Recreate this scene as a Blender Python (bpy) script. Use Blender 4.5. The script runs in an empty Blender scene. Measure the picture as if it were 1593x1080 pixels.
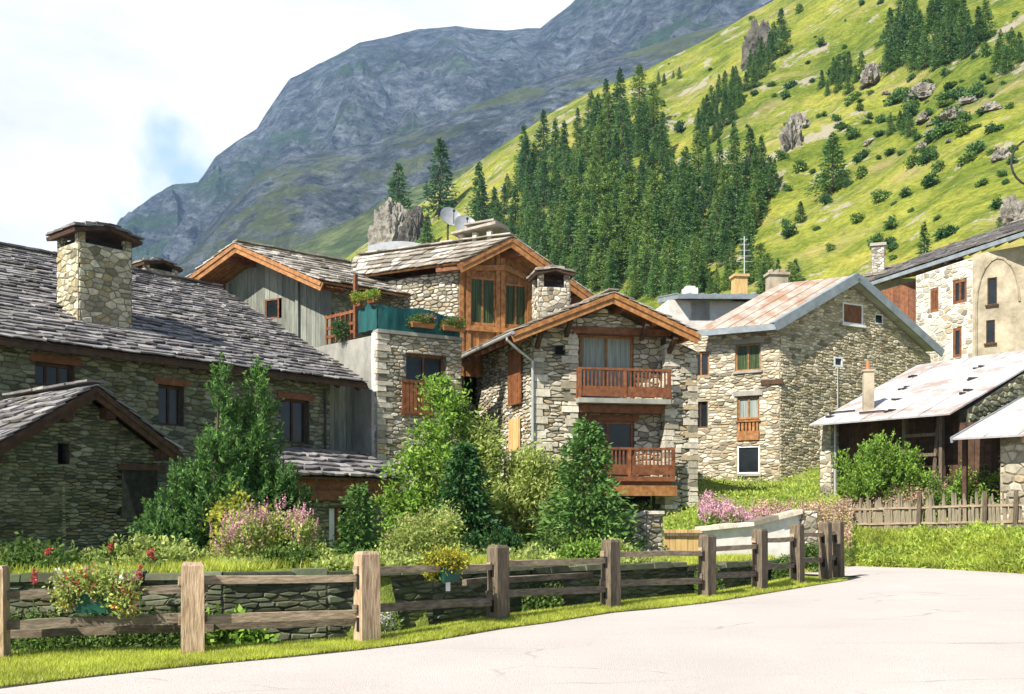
import bpy, math, random
import numpy as np
from mathutils import Vector, noise, geometry
random.seed(7); rng = np.random.default_rng(7)
V = Vector
F_, HX, HY, CZ = 1550.0, 796.5, 790.0, 1.6
col = bpy.context.scene.collection
SUNAZ = V((-.69, -.72)).normalized(); SUNEL = math.radians(43)

# ------------------------------------------------------------------ basics
def P(px, py, Y):
    return V(((px-HX)/F_*Y, Y, CZ+(HY-py)/F_*Y))
def U01(a, b): return random.uniform(a, b)
def sm(a, b, x):
    t = max(0., min(1., (x-a)/(b-a))); return t*t*(3-2*t)
def interp(x, xs, ys): return float(np.interp(x, xs, ys))

class Fr:
    """vertical wall plane: o origin, U horizontal unit to the right, N outward"""
    def __init__(s, o, U):
        s.o = V((o[0], o[1], 0)); s.U = V((U[0], U[1], 0)).normalized(); s.N = V((s.U.y, -s.U.x, 0))
    def p(s, u, n, z): return s.o+s.U*u+s.N*n+V((0, 0, z))
    def uv(s, px, py, n=0):
        d = V(((px-HX)/F_, 1, (HY-py)/F_)); C = V((0, 0, CZ))
        t = (s.o+s.N*n-C).dot(s.N)/d.dot(s.N); q = C+d*t
        return (q-s.o).dot(s.U), q.z
    def rect(s, x0, y0, x1, y1, n=0):
        a = s.uv(x0, y0, n); b = s.uv(x1, y1, n); c = s.uv(x0, y1, n); d = s.uv(x1, y0, n)
        return (a[0], b[0], (b[1]+c[1])/2, (a[1]+d[1])/2)
    def back(s, d): return Fr(s.o-s.N*d, s.U)

class MB:
    def __init__(s): s.v = []; s.f = []; s.m = []; s.cuts = []
    def face(s, pts, m=0):
        i = len(s.v); s.v += [tuple(p) for p in pts]; s.f.append(tuple(range(i, i+len(pts)))); s.m.append(m)
    def hexa(s, c, m=0):
        s.cuts.append((len(s.v), len(s.f))); i = len(s.v); s.v += [tuple(p) for p in c]
        for q in ((0,3,2,1),(4,5,6,7),(0,1,5,4),(1,2,6,5),(2,3,7,6),(3,0,4,7)):
            s.f.append(tuple(i+k for k in q)); s.m.append(m)
    def box(s, fr, u0, u1, n0, n1, z0, z1, m=0):
        s.hexa([fr.p(u0,n1,z0), fr.p(u1,n1,z0), fr.p(u1,n0,z0), fr.p(u0,n0,z0),
                fr.p(u0,n1,z1), fr.p(u1,n1,z1), fr.p(u1,n0,z1), fr.p(u0,n0,z1)], m)
    def beam(s, a, b, w, h, m=0, jit=0., segs=1):
        """squared timber from a to b; w across, h tall"""
        a = V(a); b = V(b); d = (b-a).normalized()
        up = V((0,0,1)) if abs(d.z) < .9 else V((0,1,0))
        side = d.cross(up).normalized(); up = side.cross(d); s.cuts.append((len(s.v), len(s.f)))
        i = len(s.v)
        for k in range(segs+1):
            c = a.lerp(b, k/segs)+side*U01(-jit, jit)+up*U01(-jit, jit)
            for x, y in ((-1,-1),(1,-1),(1,1),(-1,1)):
                s.v.append(tuple(c+side*(x*w/2+U01(-jit, jit)*.6)+up*(y*h/2+U01(-jit, jit)*.6)))
        for k in range(segs):
            for q in range(4):
                s.f.append((i+4*k+q, i+4*k+(q+1)%4, i+4*k+4+(q+1)%4, i+4*k+4+q)); s.m.append(m)
        s.f.append((i+3,i+2,i+1,i)); s.m.append(m)
        e = i+4*segs; s.f.append((e,e+1,e+2,e+3)); s.m.append(m)
    def tube(s, pts, rs, n=7, m=0):
        i = len(s.v)
        for k, p in enumerate(pts):
            p = V(p); d = (V(pts[min(k+1, len(pts)-1)])-V(pts[max(k-1, 0)])).normalized()
            a = d.cross(V((.31,.95,.02))).normalized(); b = d.cross(a)
            r = rs[k] if hasattr(rs, '__len__') else rs
            for q in range(n):
                t = 2*math.pi*q/n; s.v.append(tuple(p+a*r*math.cos(t)+b*r*math.sin(t)))
        for k in range(len(pts)-1):
            for q in range(n):
                s.f.append((i+k*n+q, i+k*n+(q+1)%n, i+(k+1)*n+(q+1)%n, i+(k+1)*n+q)); s.m.append(m)
        s.f.append(tuple(i+q for q in range(n))[::-1]); s.m.append(m)
        e = i+(len(pts)-1)*n; s.f.append(tuple(e+q for q in range(n))); s.m.append(m)
    def poly_prism(s, fr, poly, n0, n1, holes=(), m=0):
        loops = [[V((u, z, 0)) for u, z in poly]]+[[V((a,c,0)),V((b,c,0)),V((b,d,0)),V((a,d,0))] for a,b,c,d in holes]
        flat = [p for l in loops for p in l]
        tris = geometry.tessellate_polygon(loops)
        i = len(s.v)
        for n in (n1, n0):
            s.v += [tuple(fr.p(p.x, n, p.y)) for p in flat]
        k = len(flat)
        for t in tris:
            s.f.append((i+t[0], i+t[1], i+t[2])); s.m.append(m)
            s.f.append((i+k+t[2], i+k+t[1], i+k+t[0])); s.m.append(m)
        b = 0
        for l in loops:
            for q in range(len(l)):
                r = (q+1) % len(l)
                s.f.append((i+b+q, i+b+r, i+k+b+r, i+k+b+q)); s.m.append(m)
            b += len(l)
    def each(s, name, mats, parent):
        """every box or beam becomes an object of its own"""
        c = s.cuts+[(len(s.v), len(s.f))]; r = None
        for (a, b), (a2, b2) in zip(c[:-1], c[1:]):
            q = MB(); q.v = s.v[a:a2]; q.f = [tuple(x-a for x in f) for f in s.f[b:b2]]; q.m = s.m[b:b2]; r = q.build(name, mats, parent)
        return r
    def build(s, name, mats, parent=None, smooth=False):
        me = bpy.data.meshes.new(name)
        off = wloc(parent)
        me.from_pydata([(x-off.x, y-off.y, z-off.z) for x, y, z in s.v], [], s.f)
        if not isinstance(mats, (list, tuple)): mats = [mats]
        for q in mats: me.materials.append(q)
        me.polygons.foreach_set('material_index', s.m)
        if smooth: me.polygons.foreach_set('use_smooth', [True]*len(me.polygons))
        me.update()
        o = bpy.data.objects.new(name, me); col.objects.link(o)
        if parent: o.parent = parent
        return o

LOC = {}
def wloc(o):
    r = V((0,0,0))
    while o is not None:
        r += o.location; o = o.parent
    return r
def tag(o, label=None, cat=None, group=None, kind=None):
    if label: o['label'] = label
    if cat: o['category'] = cat
    if group: o['group'] = group
    if kind: o['kind'] = kind
    return o
def thing(name, label, cat, loc, group=None):
    o = bpy.data.objects.new(name, None); col.objects.link(o)
    o.location = loc; o.empty_display_size = .3
    return tag(o, label, cat, group)
def copy_tree(o, parent=None):
    c = o.copy(); col.objects.link(c)
    if parent is not None: c.parent = parent
    for ch in list(o.children): copy_tree(ch, c)
    return c
def np_polys(name, arr, mat, parent=None, off=True):
    """arr (N,k,3) world coordinates: N separate k-gons"""
    arr = np.asarray(arr, dtype=np.float32)
    N, k, _ = arr.shape
    if off:
        w = wloc(parent); arr = arr-np.array([w.x, w.y, w.z], dtype=np.float32)
    me = bpy.data.meshes.new(name)
    me.vertices.add(N*k); me.loops.add(N*k); me.polygons.add(N)
    me.vertices.foreach_set('co', arr.reshape(-1))
    me.loops.foreach_set('vertex_index', np.arange(N*k, dtype=np.int32))
    me.polygons.foreach_set('loop_start', np.arange(0, N*k, k, dtype=np.int32))
    try: me.polygons.foreach_set('loop_total', np.full(N, k, dtype=np.int32))
    except Exception: pass
    me.materials.append(mat); me.update(calc_edges=True)
    o = bpy.data.objects.new(name, me); col.objects.link(o)
    if parent: o.parent = parent
    return o

# ------------------------------------------------------------------ materials
def nt(name):
    m = bpy.data.materials.new(name); m.use_nodes = True
    n = m.node_tree.nodes; l = m.node_tree.links
    for x in list(n): n.remove(x)
    out = n.new('ShaderNodeOutputMaterial')
    return m, n, l, out
def ramp(n, l, src, stops, interp_='LINEAR'):
    r = n.new('ShaderNodeValToRGB'); r.color_ramp.interpolation = interp_
    e = r.color_ramp.elements
    while len(e) > 1: e.remove(e[-1])
    e[0].position = stops[0][0]; e[0].color = (*stops[0][1], 1)
    for p, c in stops[1:]:
        x = e.new(p); x.color = (*c, 1)
    l.new(src, r.inputs[0]); return r.outputs[0]
def nz(n, l, scale, detail=5, rough=.6, stretch=None, co='Object', dist=0.):
    t = n.new('ShaderNodeTexCoord'); v = t.outputs[co]
    if stretch:
        mp = n.new('ShaderNodeMapping'); mp.inputs['Scale'].default_value = stretch
        l.new(v, mp.inputs[0]); v = mp.outputs[0]
    x = n.new('ShaderNodeTexNoise'); x.inputs['Scale'].default_value = scale
    x.inputs['Detail'].default_value = detail; x.inputs['Roughness'].default_value = rough
    x.inputs['Distortion'].default_value = dist
    l.new(v, x.inputs['Vector']); return x.outputs['Fac']
def mulc(n, l, a, b, fac=1., mode='MULTIPLY'):
    x = n.new('ShaderNodeMix'); x.data_type = 'RGBA'; x.blend_type = mode
    if isinstance(fac, float): x.inputs[0].default_value = fac
    else: l.new(fac, x.inputs[0])
    for s, i in ((a, 6), (b, 7)):
        if isinstance(s, tuple): x.inputs[i].default_value = (*s, 1)
        else: l.new(s, x.inputs[i])
    return x.outputs[2]
def prin(n, l, out, colr, rough=.8, bump=None, bd=.02, metal=0., spec=.3):
    p = n.new('ShaderNodeBsdfPrincipled')
    if isinstance(colr, tuple): p.inputs['Base Color'].default_value = (*colr, 1)
    else: l.new(colr, p.inputs['Base Color'])
    p.inputs['Roughness'].default_value = rough; p.inputs['Metallic'].default_value = metal
    p.inputs['Specular IOR Level'].default_value = spec
    if bump is not None:
        b = n.new('ShaderNodeBump'); b.inputs['Distance'].default_value = bd; b.inputs['Strength'].default_value = 1.
        l.new(bump, b.inputs['Height']); l.new(b.outputs[0], p.inputs['Normal'])
    l.new(p.outputs[0], out.inputs[0]); return p
def island(n): return n.new('ShaderNodeNewGeometry').outputs['Random Per Island']

def island_mat(name, stops, ns=9, amt=(.62, 1.18), rough=.85, bd=.012, stretch=None, stain=None):
    m, n, l, out = nt(name)
    c = ramp(n, l, island(n), stops, 'CONSTANT' if len(stops) > 5 else 'LINEAR')
    f = nz(n, l, ns, 6, .7, stretch)
    g = ramp(n, l, f, [(.3, (amt[0],)*3), (.7, (amt[1],)*3)])
    c = mulc(n, l, c, g)
    if stain:
        s = nz(n, l, stain[0], 4, .65); c = mulc(n, l, c, stain[1], ramp(n, l, s, [(.52, (0,0,0)), (.66, (stain[2],)*3)]), 'MIX')
    prin(n, l, out, c, rough, f, bd); return m
def noise_mat(name, c1, c2, ns=5, rough=.8, bd=.01, stretch=None, p0=.35, p1=.65, metal=0., spec=.3, c3=None, s3=1.5, isl=0.):
    m, n, l, out = nt(name)
    f = nz(n, l, ns, 7, .65, stretch)
    c = ramp(n, l, f, [(p0, c1), (p1, c2)])
    if c3: c = mulc(n, l, c, c3, ramp(n, l, nz(n, l, s3, 5, .7), [(.52, (0,0,0)), (.62, (.85,)*3)]), 'MIX')
    if isl: c = mulc(n, l, c, ramp(n, l, island(n), [(0, (1-isl,)*3), (1, (1+isl,)*3)]))
    prin(n, l, out, c, rough, f, bd, metal, spec); return m
def leaf_mat(name, ca, cb, trans=.35, cc=None):
    m, n, l, out = nt(name)
    st = [(0, ca), (1, cb)] if not cc else [(0, ca), (.6, cb), (1, cc)]
    c = ramp(n, l, island(n), st)
    c = mulc(n, l, c, ramp(n, l, nz(n, l, 1.3, 3), [(.35, (.75,)*3), (.65, (1.2,)*3)]))
    d = n.new('ShaderNodeBsdfPrincipled'); d.inputs['Roughness'].default_value = .55; d.inputs['Specular IOR Level'].default_value = .25
    t = n.new('ShaderNodeBsdfTranslucent'); x = n.new('ShaderNodeMixShader'); x.inputs[0].default_value = trans
    l.new(c, d.inputs['Base Color']); l.new(c, t.inputs[0])
    l.new(d.outputs[0], x.inputs[1]); l.new(t.outputs[0], x.inputs[2]); l.new(x.outputs[0], out.inputs[0])
    return m

STONES = [(0,(.36,.34,.29)),(.16,(.50,.47,.41)),(.34,(.27,.25,.2)),(.46,(.58,.55,.49)),(.6,(.38,.32,.22)),(.7,(.48,.45,.39)),(.84,(.19,.18,.15)),(.92,(.68,.65,.6))]
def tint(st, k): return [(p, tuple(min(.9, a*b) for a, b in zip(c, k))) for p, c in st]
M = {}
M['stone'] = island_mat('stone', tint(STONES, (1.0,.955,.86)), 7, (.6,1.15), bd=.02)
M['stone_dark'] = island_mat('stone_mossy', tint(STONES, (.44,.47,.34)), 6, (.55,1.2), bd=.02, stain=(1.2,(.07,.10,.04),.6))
M['stone_tan'] = island_mat('stone_tan', tint(STONES, (.98,.90,.73)), 7, (.7,1.15), bd=.015)
M['stone_shade'] = island_mat('stone_shade_moss', tint(STONES, (.26,.29,.20)), 6, (.55,1.2), bd=.02, stain=(1.5,(.05,.08,.03),.7))  # tint darkened to paint in the retaining wall's shade; green stain over it
M['stone_cream'] = island_mat('stone_cream', tint(STONES, (1.05,.98,.85)), 7, (.7,1.15), bd=.015)
M['stone_white'] = island_mat('stone_limewashed', tint(STONES, (1.02,1.0,.96)), 7, (.75,1.1), bd=.015)
M['stone_olive'] = island_mat('stone_olive', tint(STONES, (1.0,.97,.76)), 7, (.55,1.2), bd=.02)
M['mortar'] = noise_mat('mortar', (.10,.09,.07), (.2,.18,.14), 8)
M['mortar_dark'] = noise_mat('mortar_dark', (.035,.035,.025), (.09,.085,.06), 8)
M['mortar_tan'] = noise_mat('mortar_tan', (.20,.17,.11), (.34,.29,.2), 6, bd=.02)
M['slate'] = island_mat('slate', [(0,(.10,.095,.10)),(.25,(.18,.17,.17)),(.5,(.25,.235,.23)),(.7,(.14,.13,.125)),(.85,(.34,.32,.31))], 6, (.6,1.2), .6, .01, stain=(1.1,(.2,.17,.12),.4))
M['slate_brown'] = island_mat('slate_brown', [(0,(.17,.15,.12)),(.3,(.27,.24,.19)),(.6,(.37,.33,.28)),(.85,(.46,.43,.38))], 6, (.6,1.2), .65, .01)
M['wood'] = noise_mat('larch_wood', (.17,.07,.022), (.36,.17,.06), 6, .6, .006, (1,1,1), isl=.25)
M['wood_red'] = noise_mat('red_brown_wood', (.10,.034,.014), (.22,.085,.032), 6, .6, .006, isl=.25)
M['wood_dark'] = noise_mat('dark_wood', (.035,.018,.01), (.085,.045,.025), 6, .8, .006, isl=.3)
M['wood_grey'] = noise_mat('weathered_boards', (.13,.14,.115), (.24,.25,.21), 3, .85, .01, (4,4,.5), isl=.25)
M['rail_old'] = noise_mat('old_rail_wood', (.075,.058,.04), (.21,.17,.12), 5, .9, .015, (1.2,1.2,6), isl=.2)
M['wood_post'] = noise_mat('fresh_post_wood', (.24,.16,.09), (.52,.39,.25), 5, .8, .02, (7,7,.8), isl=.12)
M['wood_rail'] = noise_mat('rail_wood', (.17,.125,.08), (.38,.30,.20), 5, .85, .012, (1.2,1.2,6), isl=.25)
M['wood_old'] = noise_mat('old_post_wood', (.065,.048,.032), (.19,.15,.10), 5, .9, .02, (7,7,.8), isl=.2)
M['picket'] = noise_mat('picket_wood', (.10,.085,.055), (.26,.22,.15), 5, .9, .01, (5,5,.7), isl=.4)
M['glass'] = noise_mat('dark_glass', (.008,.011,.012), (.022,.027,.03), .8, .15, 0, spec=.35)
M['curtain'] = noise_mat('grey_green_curtain', (.13,.16,.14), (.36,.4,.37), 5, .9, .02, (6,6,.1))
M['curtain_green'] = noise_mat('olive_curtain', (.008,.015,.006), (.07,.11,.035), 5, .35, .02, (9,9,.1), p0=.42, p1=.6)
M['black'] = noise_mat('dark_interior', (.006,.005,.004), (.012,.01,.008), 2)
M['white'] = noise_mat('white_paint', (.62,.62,.6), (.76,.76,.74), 3, .6, .003)
M['stucco'] = noise_mat('white_stucco', (.50,.47,.42), (.68,.66,.61), 3, .85, .008)
M['concrete'] = noise_mat('grey_concrete', (.19,.19,.165), (.33,.32,.28), 2, .9, .006, (1,1,.5))
M['teal'] = noise_mat('teal_canvas', (.004,.045,.048), (.01,.095,.092), 3, .7, .02, (2,2,.5))
M['metal'] = noise_mat('white_sheet_metal', (.36,.34,.335), (.50,.48,.47), 1.5, .55, .006, (.4,1.6,1), c3=(.30,.22,.18), s3=.7)
M['metal_rust'] = noise_mat('rusty_sheet_metal', (.26,.20,.15), (.42,.37,.32), 1.8, .65, .006, (1,.5,1), c3=(.27,.15,.09), s3=.9)
M['metal_blue'] = noise_mat('blue_grey_metal', (.15,.18,.20), (.25,.28,.30), 2, .45, .004)
M['zinc'] = noise_mat('zinc', (.36,.37,.36), (.5,.51,.5), 3, .4, .002, metal=.4)
M['iron'] = noise_mat('dark_iron', (.02,.02,.02), (.04,.04,.04), 3, .6)
M['green_plastic'] = noise_mat('dark_green_plastic', (.004,.045,.03), (.01,.075,.05), 2, .45, .002)
M['terracotta'] = noise_mat('terracotta', (.33,.13,.06), (.42,.18,.09), 4)
M['tan'] = noise_mat('tan_render', (.24,.20,.14), (.44,.38,.28), 1.6, .95, .04)
M['ochre'] = noise_mat('ochre_boards', (.40,.25,.09), (.55,.38,.17), 3, .8, .01, (5,5,.6), isl=.15)
M['bark'] = noise_mat('bark', (.05,.035,.025), (.12,.09,.065), 9, .9, .03)
M['leaf'] = leaf_mat('leaf_green', (.05,.10,.02), (.16,.25,.05))
M['leaf_lt'] = leaf_mat('leaf_light', (.20,.29,.05), (.56,.62,.20), .45)
M['leaf_br'] = leaf_mat('leaf_bright', (.09,.19,.025), (.30,.46,.07))
M['leaf_yel'] = leaf_mat('leaf_yellowish', (.20,.24,.03), (.5,.47,.06))
M['pine'] = leaf_mat('pine_needles', (.03,.09,.028), (.19,.35,.08), .3)
M['spruce'] = leaf_mat('spruce_needles', (.016,.055,.016), (.06,.15,.035), .2)
M['fir'] = leaf_mat('fir_needles', (.05,.13,.03), (.15,.27,.06), .25)
M['conifer_a'] = leaf_mat('conifer_dark', (.03,.085,.035), (.10,.21,.07), .3)
M['conifer_b'] = leaf_mat('conifer_mid', (.05,.12,.04), (.16,.29,.08), .35)
M['conifer_c'] = leaf_mat('conifer_larch', (.09,.17,.04), (.25,.36,.09), .35)
M['pink'] = leaf_mat('pink_petals', (.50,.20,.27), (.82,.50,.55), .3)
M['magenta'] = leaf_mat('magenta_petals', (.48,.20,.28), (.72,.50,.52), .3)
M['red'] = leaf_mat('red_petals', (.35,.03,.03), (.62,.14,.13), .3)
M['yellow'] = leaf_mat('yellow_petals', (.7,.45,.02), (.9,.7,.12), .3)
M['whitep'] = leaf_mat('white_petals', (.7,.65,.65), (.85,.85,.82), .3)
M['russet'] = leaf_mat('russet_seedheads', (.34,.2,.12), (.62,.48,.34), .3)
M['grass'] = leaf_mat('grass_blades', (.29,.38,.03), (.60,.65,.08), .5, (.62,.60,.22))
M['weeds'] = leaf_mat('weed_leaves', (.20,.32,.04), (.52,.60,.12), .45)

def ground_mat():
    m, n, l, out = nt('ground')
    f = nz(n, l, 1.1, 8, .7); f2 = nz(n, l, 14, 4, .7)
    c = ramp(n, l, f, [(.3, (.10,.15,.02)), (.5, (.19,.24,.035)), (.7, (.22,.21,.07))])
    c = mulc(n, l, c, ramp(n, l, f2, [(.3, (.6,)*3), (.7, (1.3,)*3)]))
    prin(n, l, out, c, .95, f2, .05); return m
def road_mat():
    m, n, l, out = nt('road_asphalt')
    f = nz(n, l, .35, 6, .6); f2 = nz(n, l, 60, 3, .7)
    c = ramp(n, l, f, [(.3, (.46,.415,.38)), (.7, (.54,.495,.46))])
    c = mulc(n, l, c, ramp(n, l, f2, [(.3, (.74,)*3), (.7, (1.12,)*3)]))
    # long sparse cracks and worn streaks
    t = n.new('ShaderNodeTexCoord'); mp = n.new('ShaderNodeMapping'); mp.inputs['Scale'].default_value = (.16,.42,1); mp.inputs['Rotation'].default_value = (0,0,.25)
    l.new(t.outputs['Object'], mp.inputs[0])
    dn = n.new('ShaderNodeTexNoise'); dn.inputs['Scale'].default_value = 1.2; dn.inputs['Detail'].default_value = 6; l.new(mp.outputs[0], dn.inputs['Vector'])
    ad = n.new('ShaderNodeMix'); ad.data_type = 'RGBA'; ad.blend_type = 'ADD'; ad.inputs[0].default_value = .55
    l.new(mp.outputs[0], ad.inputs[6]); l.new(dn.outputs['Color'], ad.inputs[7])
    vo = n.new('ShaderNodeTexVoronoi'); vo.feature = 'DISTANCE_TO_EDGE'; vo.inputs['Scale'].default_value = 1.1; l.new(ad.outputs[2], vo.inputs['Vector'])
    cr = ramp(n, l, vo.outputs['Distance'], [(0, (1,1,1)), (.008, (0,0,0))])
    ma = ramp(n, l, nz(n, l, .3, 3, .6), [(.46, (0,0,0)), (.54, (.8,)*3)])
    k = mulc(n, l, cr, ma)
    c = mulc(n, l, c, (.27,.235,.215), k, 'MIX')
    st = ramp(n, l, nz(n, l, 1.2, 6, .7, (.12,1.3,1)), [(.56, (0,0,0)), (.7, (.35,)*3)])
    c = mulc(n, l, c, (.40,.37,.34), st, 'MIX')
    prin(n, l, out, c, .9, f2, .012); return m
def hill_mat():
    m, n, l, out = nt('hill_meadow')
    a = nz(n, l, .035, 7, .65); b = nz(n, l, .35, 6, .75, (1,1,2.2)); d = nz(n, l, 1.6, 4, .7, (1,1,2))
    c = ramp(n, l, a, [(.3, (.055,.095,.022)), (.42, (.13,.17,.028)), (.56, (.25,.265,.045)), (.7, (.31,.285,.065))])
    c = mulc(n, l, c, ramp(n, l, b, [(.36, (.62,.70,.6)), (.5, (.95,.95,.92)), (.66, (1.2,1.16,1.2))]))
    c = mulc(n, l, c, ramp(n, l, d, [(.38, (.68,.74,.62)), (.58, (1.15,1.13,1.15))]))
    tf = ramp(n, l, nz(n, l, .55, 5, .8), [(.60, (0,0,0)), (.66, (.75,)*3)])
    c = mulc(n, l, c, (.07,.105,.03), tf, 'MIX')
    br = ramp(n, l, nz(n, l, .06, 6, .7, (1,1,2)), [(.52, (0,0,0)), (.64, (.55,)*3)])
    c = mulc(n, l, c, (.33,.26,.13), br, 'MIX')
    mp = n.new('ShaderNodeMapping'); mp.inputs['Rotation'].default_value = (0,0,-.5); mp.inputs['Scale'].default_value = (.35,2.2,1.6); tcx = n.new('ShaderNodeTexCoord'); l.new(tcx.outputs['Object'], mp.inputs[0])
    gn = n.new('ShaderNodeTexNoise'); gn.inputs['Scale'].default_value = .11; gn.inputs['Detail'].default_value = 7; gn.inputs['Roughness'].default_value = .7; l.new(mp.outputs[0], gn.inputs['Vector'])
    c = mulc(n, l, c, ramp(n, l, gn.outputs['Fac'], [(.38, (.62,.72,.6)), (.5, (1,1,1)), (.66, (1.2,1.12,1.1))]))
    # small outcrops of pale rock
    r = ramp(n, l, nz(n, l, .11, 7, .75), [(.57, (0,0,0)), (.60, (.85,)*3)])
    c = mulc(n, l, c, (.34,.30,.24), r, 'MIX')
    prin(n, l, out, c, .95, d, .5, spec=.1); return m
def mount_mat(name, rock1, rock2, green, gp=(.5,.62), sc=.004, bd=25, zs=.45):
    m, n, l, out = nt(name)
    a = nz(n, l, sc, 9, .68, (1,1,zs)); b = nz(n, l, sc*4, 8, .75, (1,1,1.6)); g = nz(n, l, sc*.6, 7, .6, (1,.6,2.6))
    c = ramp(n, l, b, [(.36, rock1), (.5, tuple((x+y)/2.3 for x, y in zip(rock1, rock2))), (.62, rock2)])
    c = mulc(n, l, c, green, ramp(n, l, g, [(gp[0], (0,0,0)), (gp[1], (.9,)*3)]), 'MIX')
    c = mulc(n, l, c, ramp(n, l, a, [(.35, (.5,)*3), (.65, (1.3,)*3)]))
    prin(n, l, out, c, .95, b, bd, spec=.1); return m
M['ground'] = ground_mat(); M['road'] = road_mat(); M['hill'] = hill_mat()
M['rock'] = noise_mat('rock', (.10,.09,.075), (.36,.33,.28), .9, .95, .5, p0=.3, p1=.68)

# ------------------------------------------------------------------ masonry and roofing
def inside(poly, x, y):
    c = False; j = len(poly)-1
    for i in range(len(poly)):
        (x1, y1), (x2, y2) = poly[i], poly[j]
        if (y1 > y) != (y2 > y) and x < (x2-x1)*(y-y1)/(y2-y1)+x1: c = not c
        j = i
    return c
def clip(poly, px, py, nx, ny):
    """keep the side where (p-(px,py)).(nx,ny) <= 0"""
    out = []; n = len(poly)
    for i in range(n):
        a, b = poly[i], poly[(i+1) % n]
        da = (a[0]-px)*nx+(a[1]-py)*ny; db = (b[0]-px)*nx+(b[1]-py)*ny
        if da <= 0: out.append(a)
        if (da < 0 < db) or (db < 0 < da):
            t = da/(da-db); out.append((a[0]+(b[0]-a[0])*t, a[1]+(b[1]-a[1])*t))
    return out
def stone_wall(mb, fr, poly, holes=(), hr=(.1,.24), wr=(.16,.52), dep=.05, thick=.3, gap=.012, ms=0, mm=1, back=True, coursed=.5):
    """rubble masonry: irregular cells (anisotropic Voronoi of a jittered lattice), each stone its own raised block"""
    if back: mb.poly_prism(fr, poly, -thick, 0, holes, mm)
    us = [p[0] for p in poly]; zs = [p[1] for p in poly]; u0, u1, z0, z1 = min(us), max(us), min(zs), max(zs)
    H = (hr[0]+hr[1])/2; W = (wr[0]+wr[1])/2*.92; ky = W/H
    nr = int((z1-z0)/H)+3; nc = int((u1-u0)/W)+3
    cells = {}
    for j in range(-1, nr):
        off = U01(0, W)
        for i in range(-1, nc):
            if random.random() < .13: continue
            x = u0+i*W+off*.99+U01(-.42,.42)*W; y = z0+(j+.5)*H+U01(-.38,.38)*H
            cells.setdefault((int((x-u0)//W), int((y-z0)//H)), []).append((x, y))
    ccw = sum(poly[i][0]*poly[(i+1) % len(poly)][1]-poly[(i+1) % len(poly)][0]*poly[i][1] for i in range(len(poly))) > 0
    for (ci, cj), L_ in list(cells.items()):
        for (x, y) in L_:
            if not inside(poly, min(max(x, u0+.01), u1-.01), min(max(y, z0+.01), z1-.01)): continue
            if any(p < x < q and r < y < s for p, q, r, s in holes): continue
            c = [(x-W*1.5, y-H*1.4), (x+W*1.5, y-H*1.4), (x+W*1.5, y+H*1.4), (x-W*1.5, y+H*1.4)]
            for di in (-2,-1,0,1,2):
                for dj in (-2,-1,0,1,2):
                    for (p, q) in cells.get((ci+di, cj+dj), ()):
                        if (p, q) == (x, y) or not c: continue
                        dx, dy = p-x, (q-y)*ky*ky; c = clip(c, (x+p)/2, (y+q)/2, dx, dy)
            for k in range(len(poly)):
                if not c: break
                (ax, ay), (bx, by) = poly[k], poly[(k+1) % len(poly)]
                nx, ny = (by-ay, ax-bx) if ccw else (ay-by, bx-ax); c = clip(c, ax, ay, nx, ny)
            for (p, q, r, s) in holes:
                if not c: break
                sep = [(p-x, (p, y, 1, 0)), (x-q, (q, y, -1, 0)), ((r-y)*ky, (x, r, 0, 1)), ((y-s)*ky, (x, s, 0, -1))]
                if max(v[0] for v in c) < p or min(v[0] for v in c) > q or max(v[1] for v in c) < r or min(v[1] for v in c) > s: continue
                c = clip(c, *max(sep)[1])
            if len(c) < 3: continue
            mx = sum(v[0] for v in c)/len(c); my = sum(v[1] for v in c)/len(c)
            wx = max(v[0] for v in c)-min(v[0] for v in c); wy = max(v[1] for v in c)-min(v[1] for v in c)
            if wx < .06 or wy < .035: continue
            sx = max(.4, 1-2*gap/wx*1.1); sy = max(.4, 1-2*gap/wy*1.1); ins = min(.035, .2*wy); d = U01(.2, 1)*dep
            ax_, ay_ = 1-2*ins/wx, 1-2*ins/wy; tx, ty = U01(-.35,.35)*d/wx, U01(-.35,.35)*d/wy
            i = len(mb.v); n = len(c)
            for (p, q) in c: mb.v.append(tuple(fr.p(mx+(p-mx)*sx, .001, my+(q-my)*sy)))
            for (p, q) in c:
                p2 = mx+(p-mx)*sx*ax_*U01(.9,1.03); q2 = my+(q-my)*sy*ay_*U01(.9,1.03)
                mb.v.append(tuple(fr.p(p2, d+(p2-mx)*tx+(q2-my)*ty, q2)))
            mb.f.append(tuple(range(i+n, i+2*n))); mb.m.append(ms)
            for q in range(n): mb.f.append((i+q, i+(q+1) % n, i+n+(q+1) % n, i+n+q)); mb.m.append(ms)
def quoins(mb, fr, u, sgn, z0, z1, ms=0):
    """big alternating corner stones; sgn=+1: the wall runs to the right of u"""
    z = z0; k = 0
    while z < z1-.1:
        h = U01(.14,.27); a = (U01(.4,.62) if k % 2 else U01(.22,.34)); b = (U01(.22,.34) if k % 2 else U01(.4,.6)); j = U01(.065,.1)
        ua, ub = (u-j*.8, u+a) if sgn > 0 else (u-a, u+j*.8); t = U01(-.012,.012)
        mb.hexa([fr.p(ua+.01,j,z+.008+t), fr.p(ub-.02,j-.015,z+.008), fr.p(ub,-b,z+.008), fr.p(ua,-b,z+.008+t), fr.p(ua+.015,j-.012,z+h-.008), fr.p(ub-.03,j-.03,z+h-.008+t), fr.p(ub,-b,z+h-.008), fr.p(ua+.01,-b,z+h-.008)], ms)
        z += h; k += 1
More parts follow.
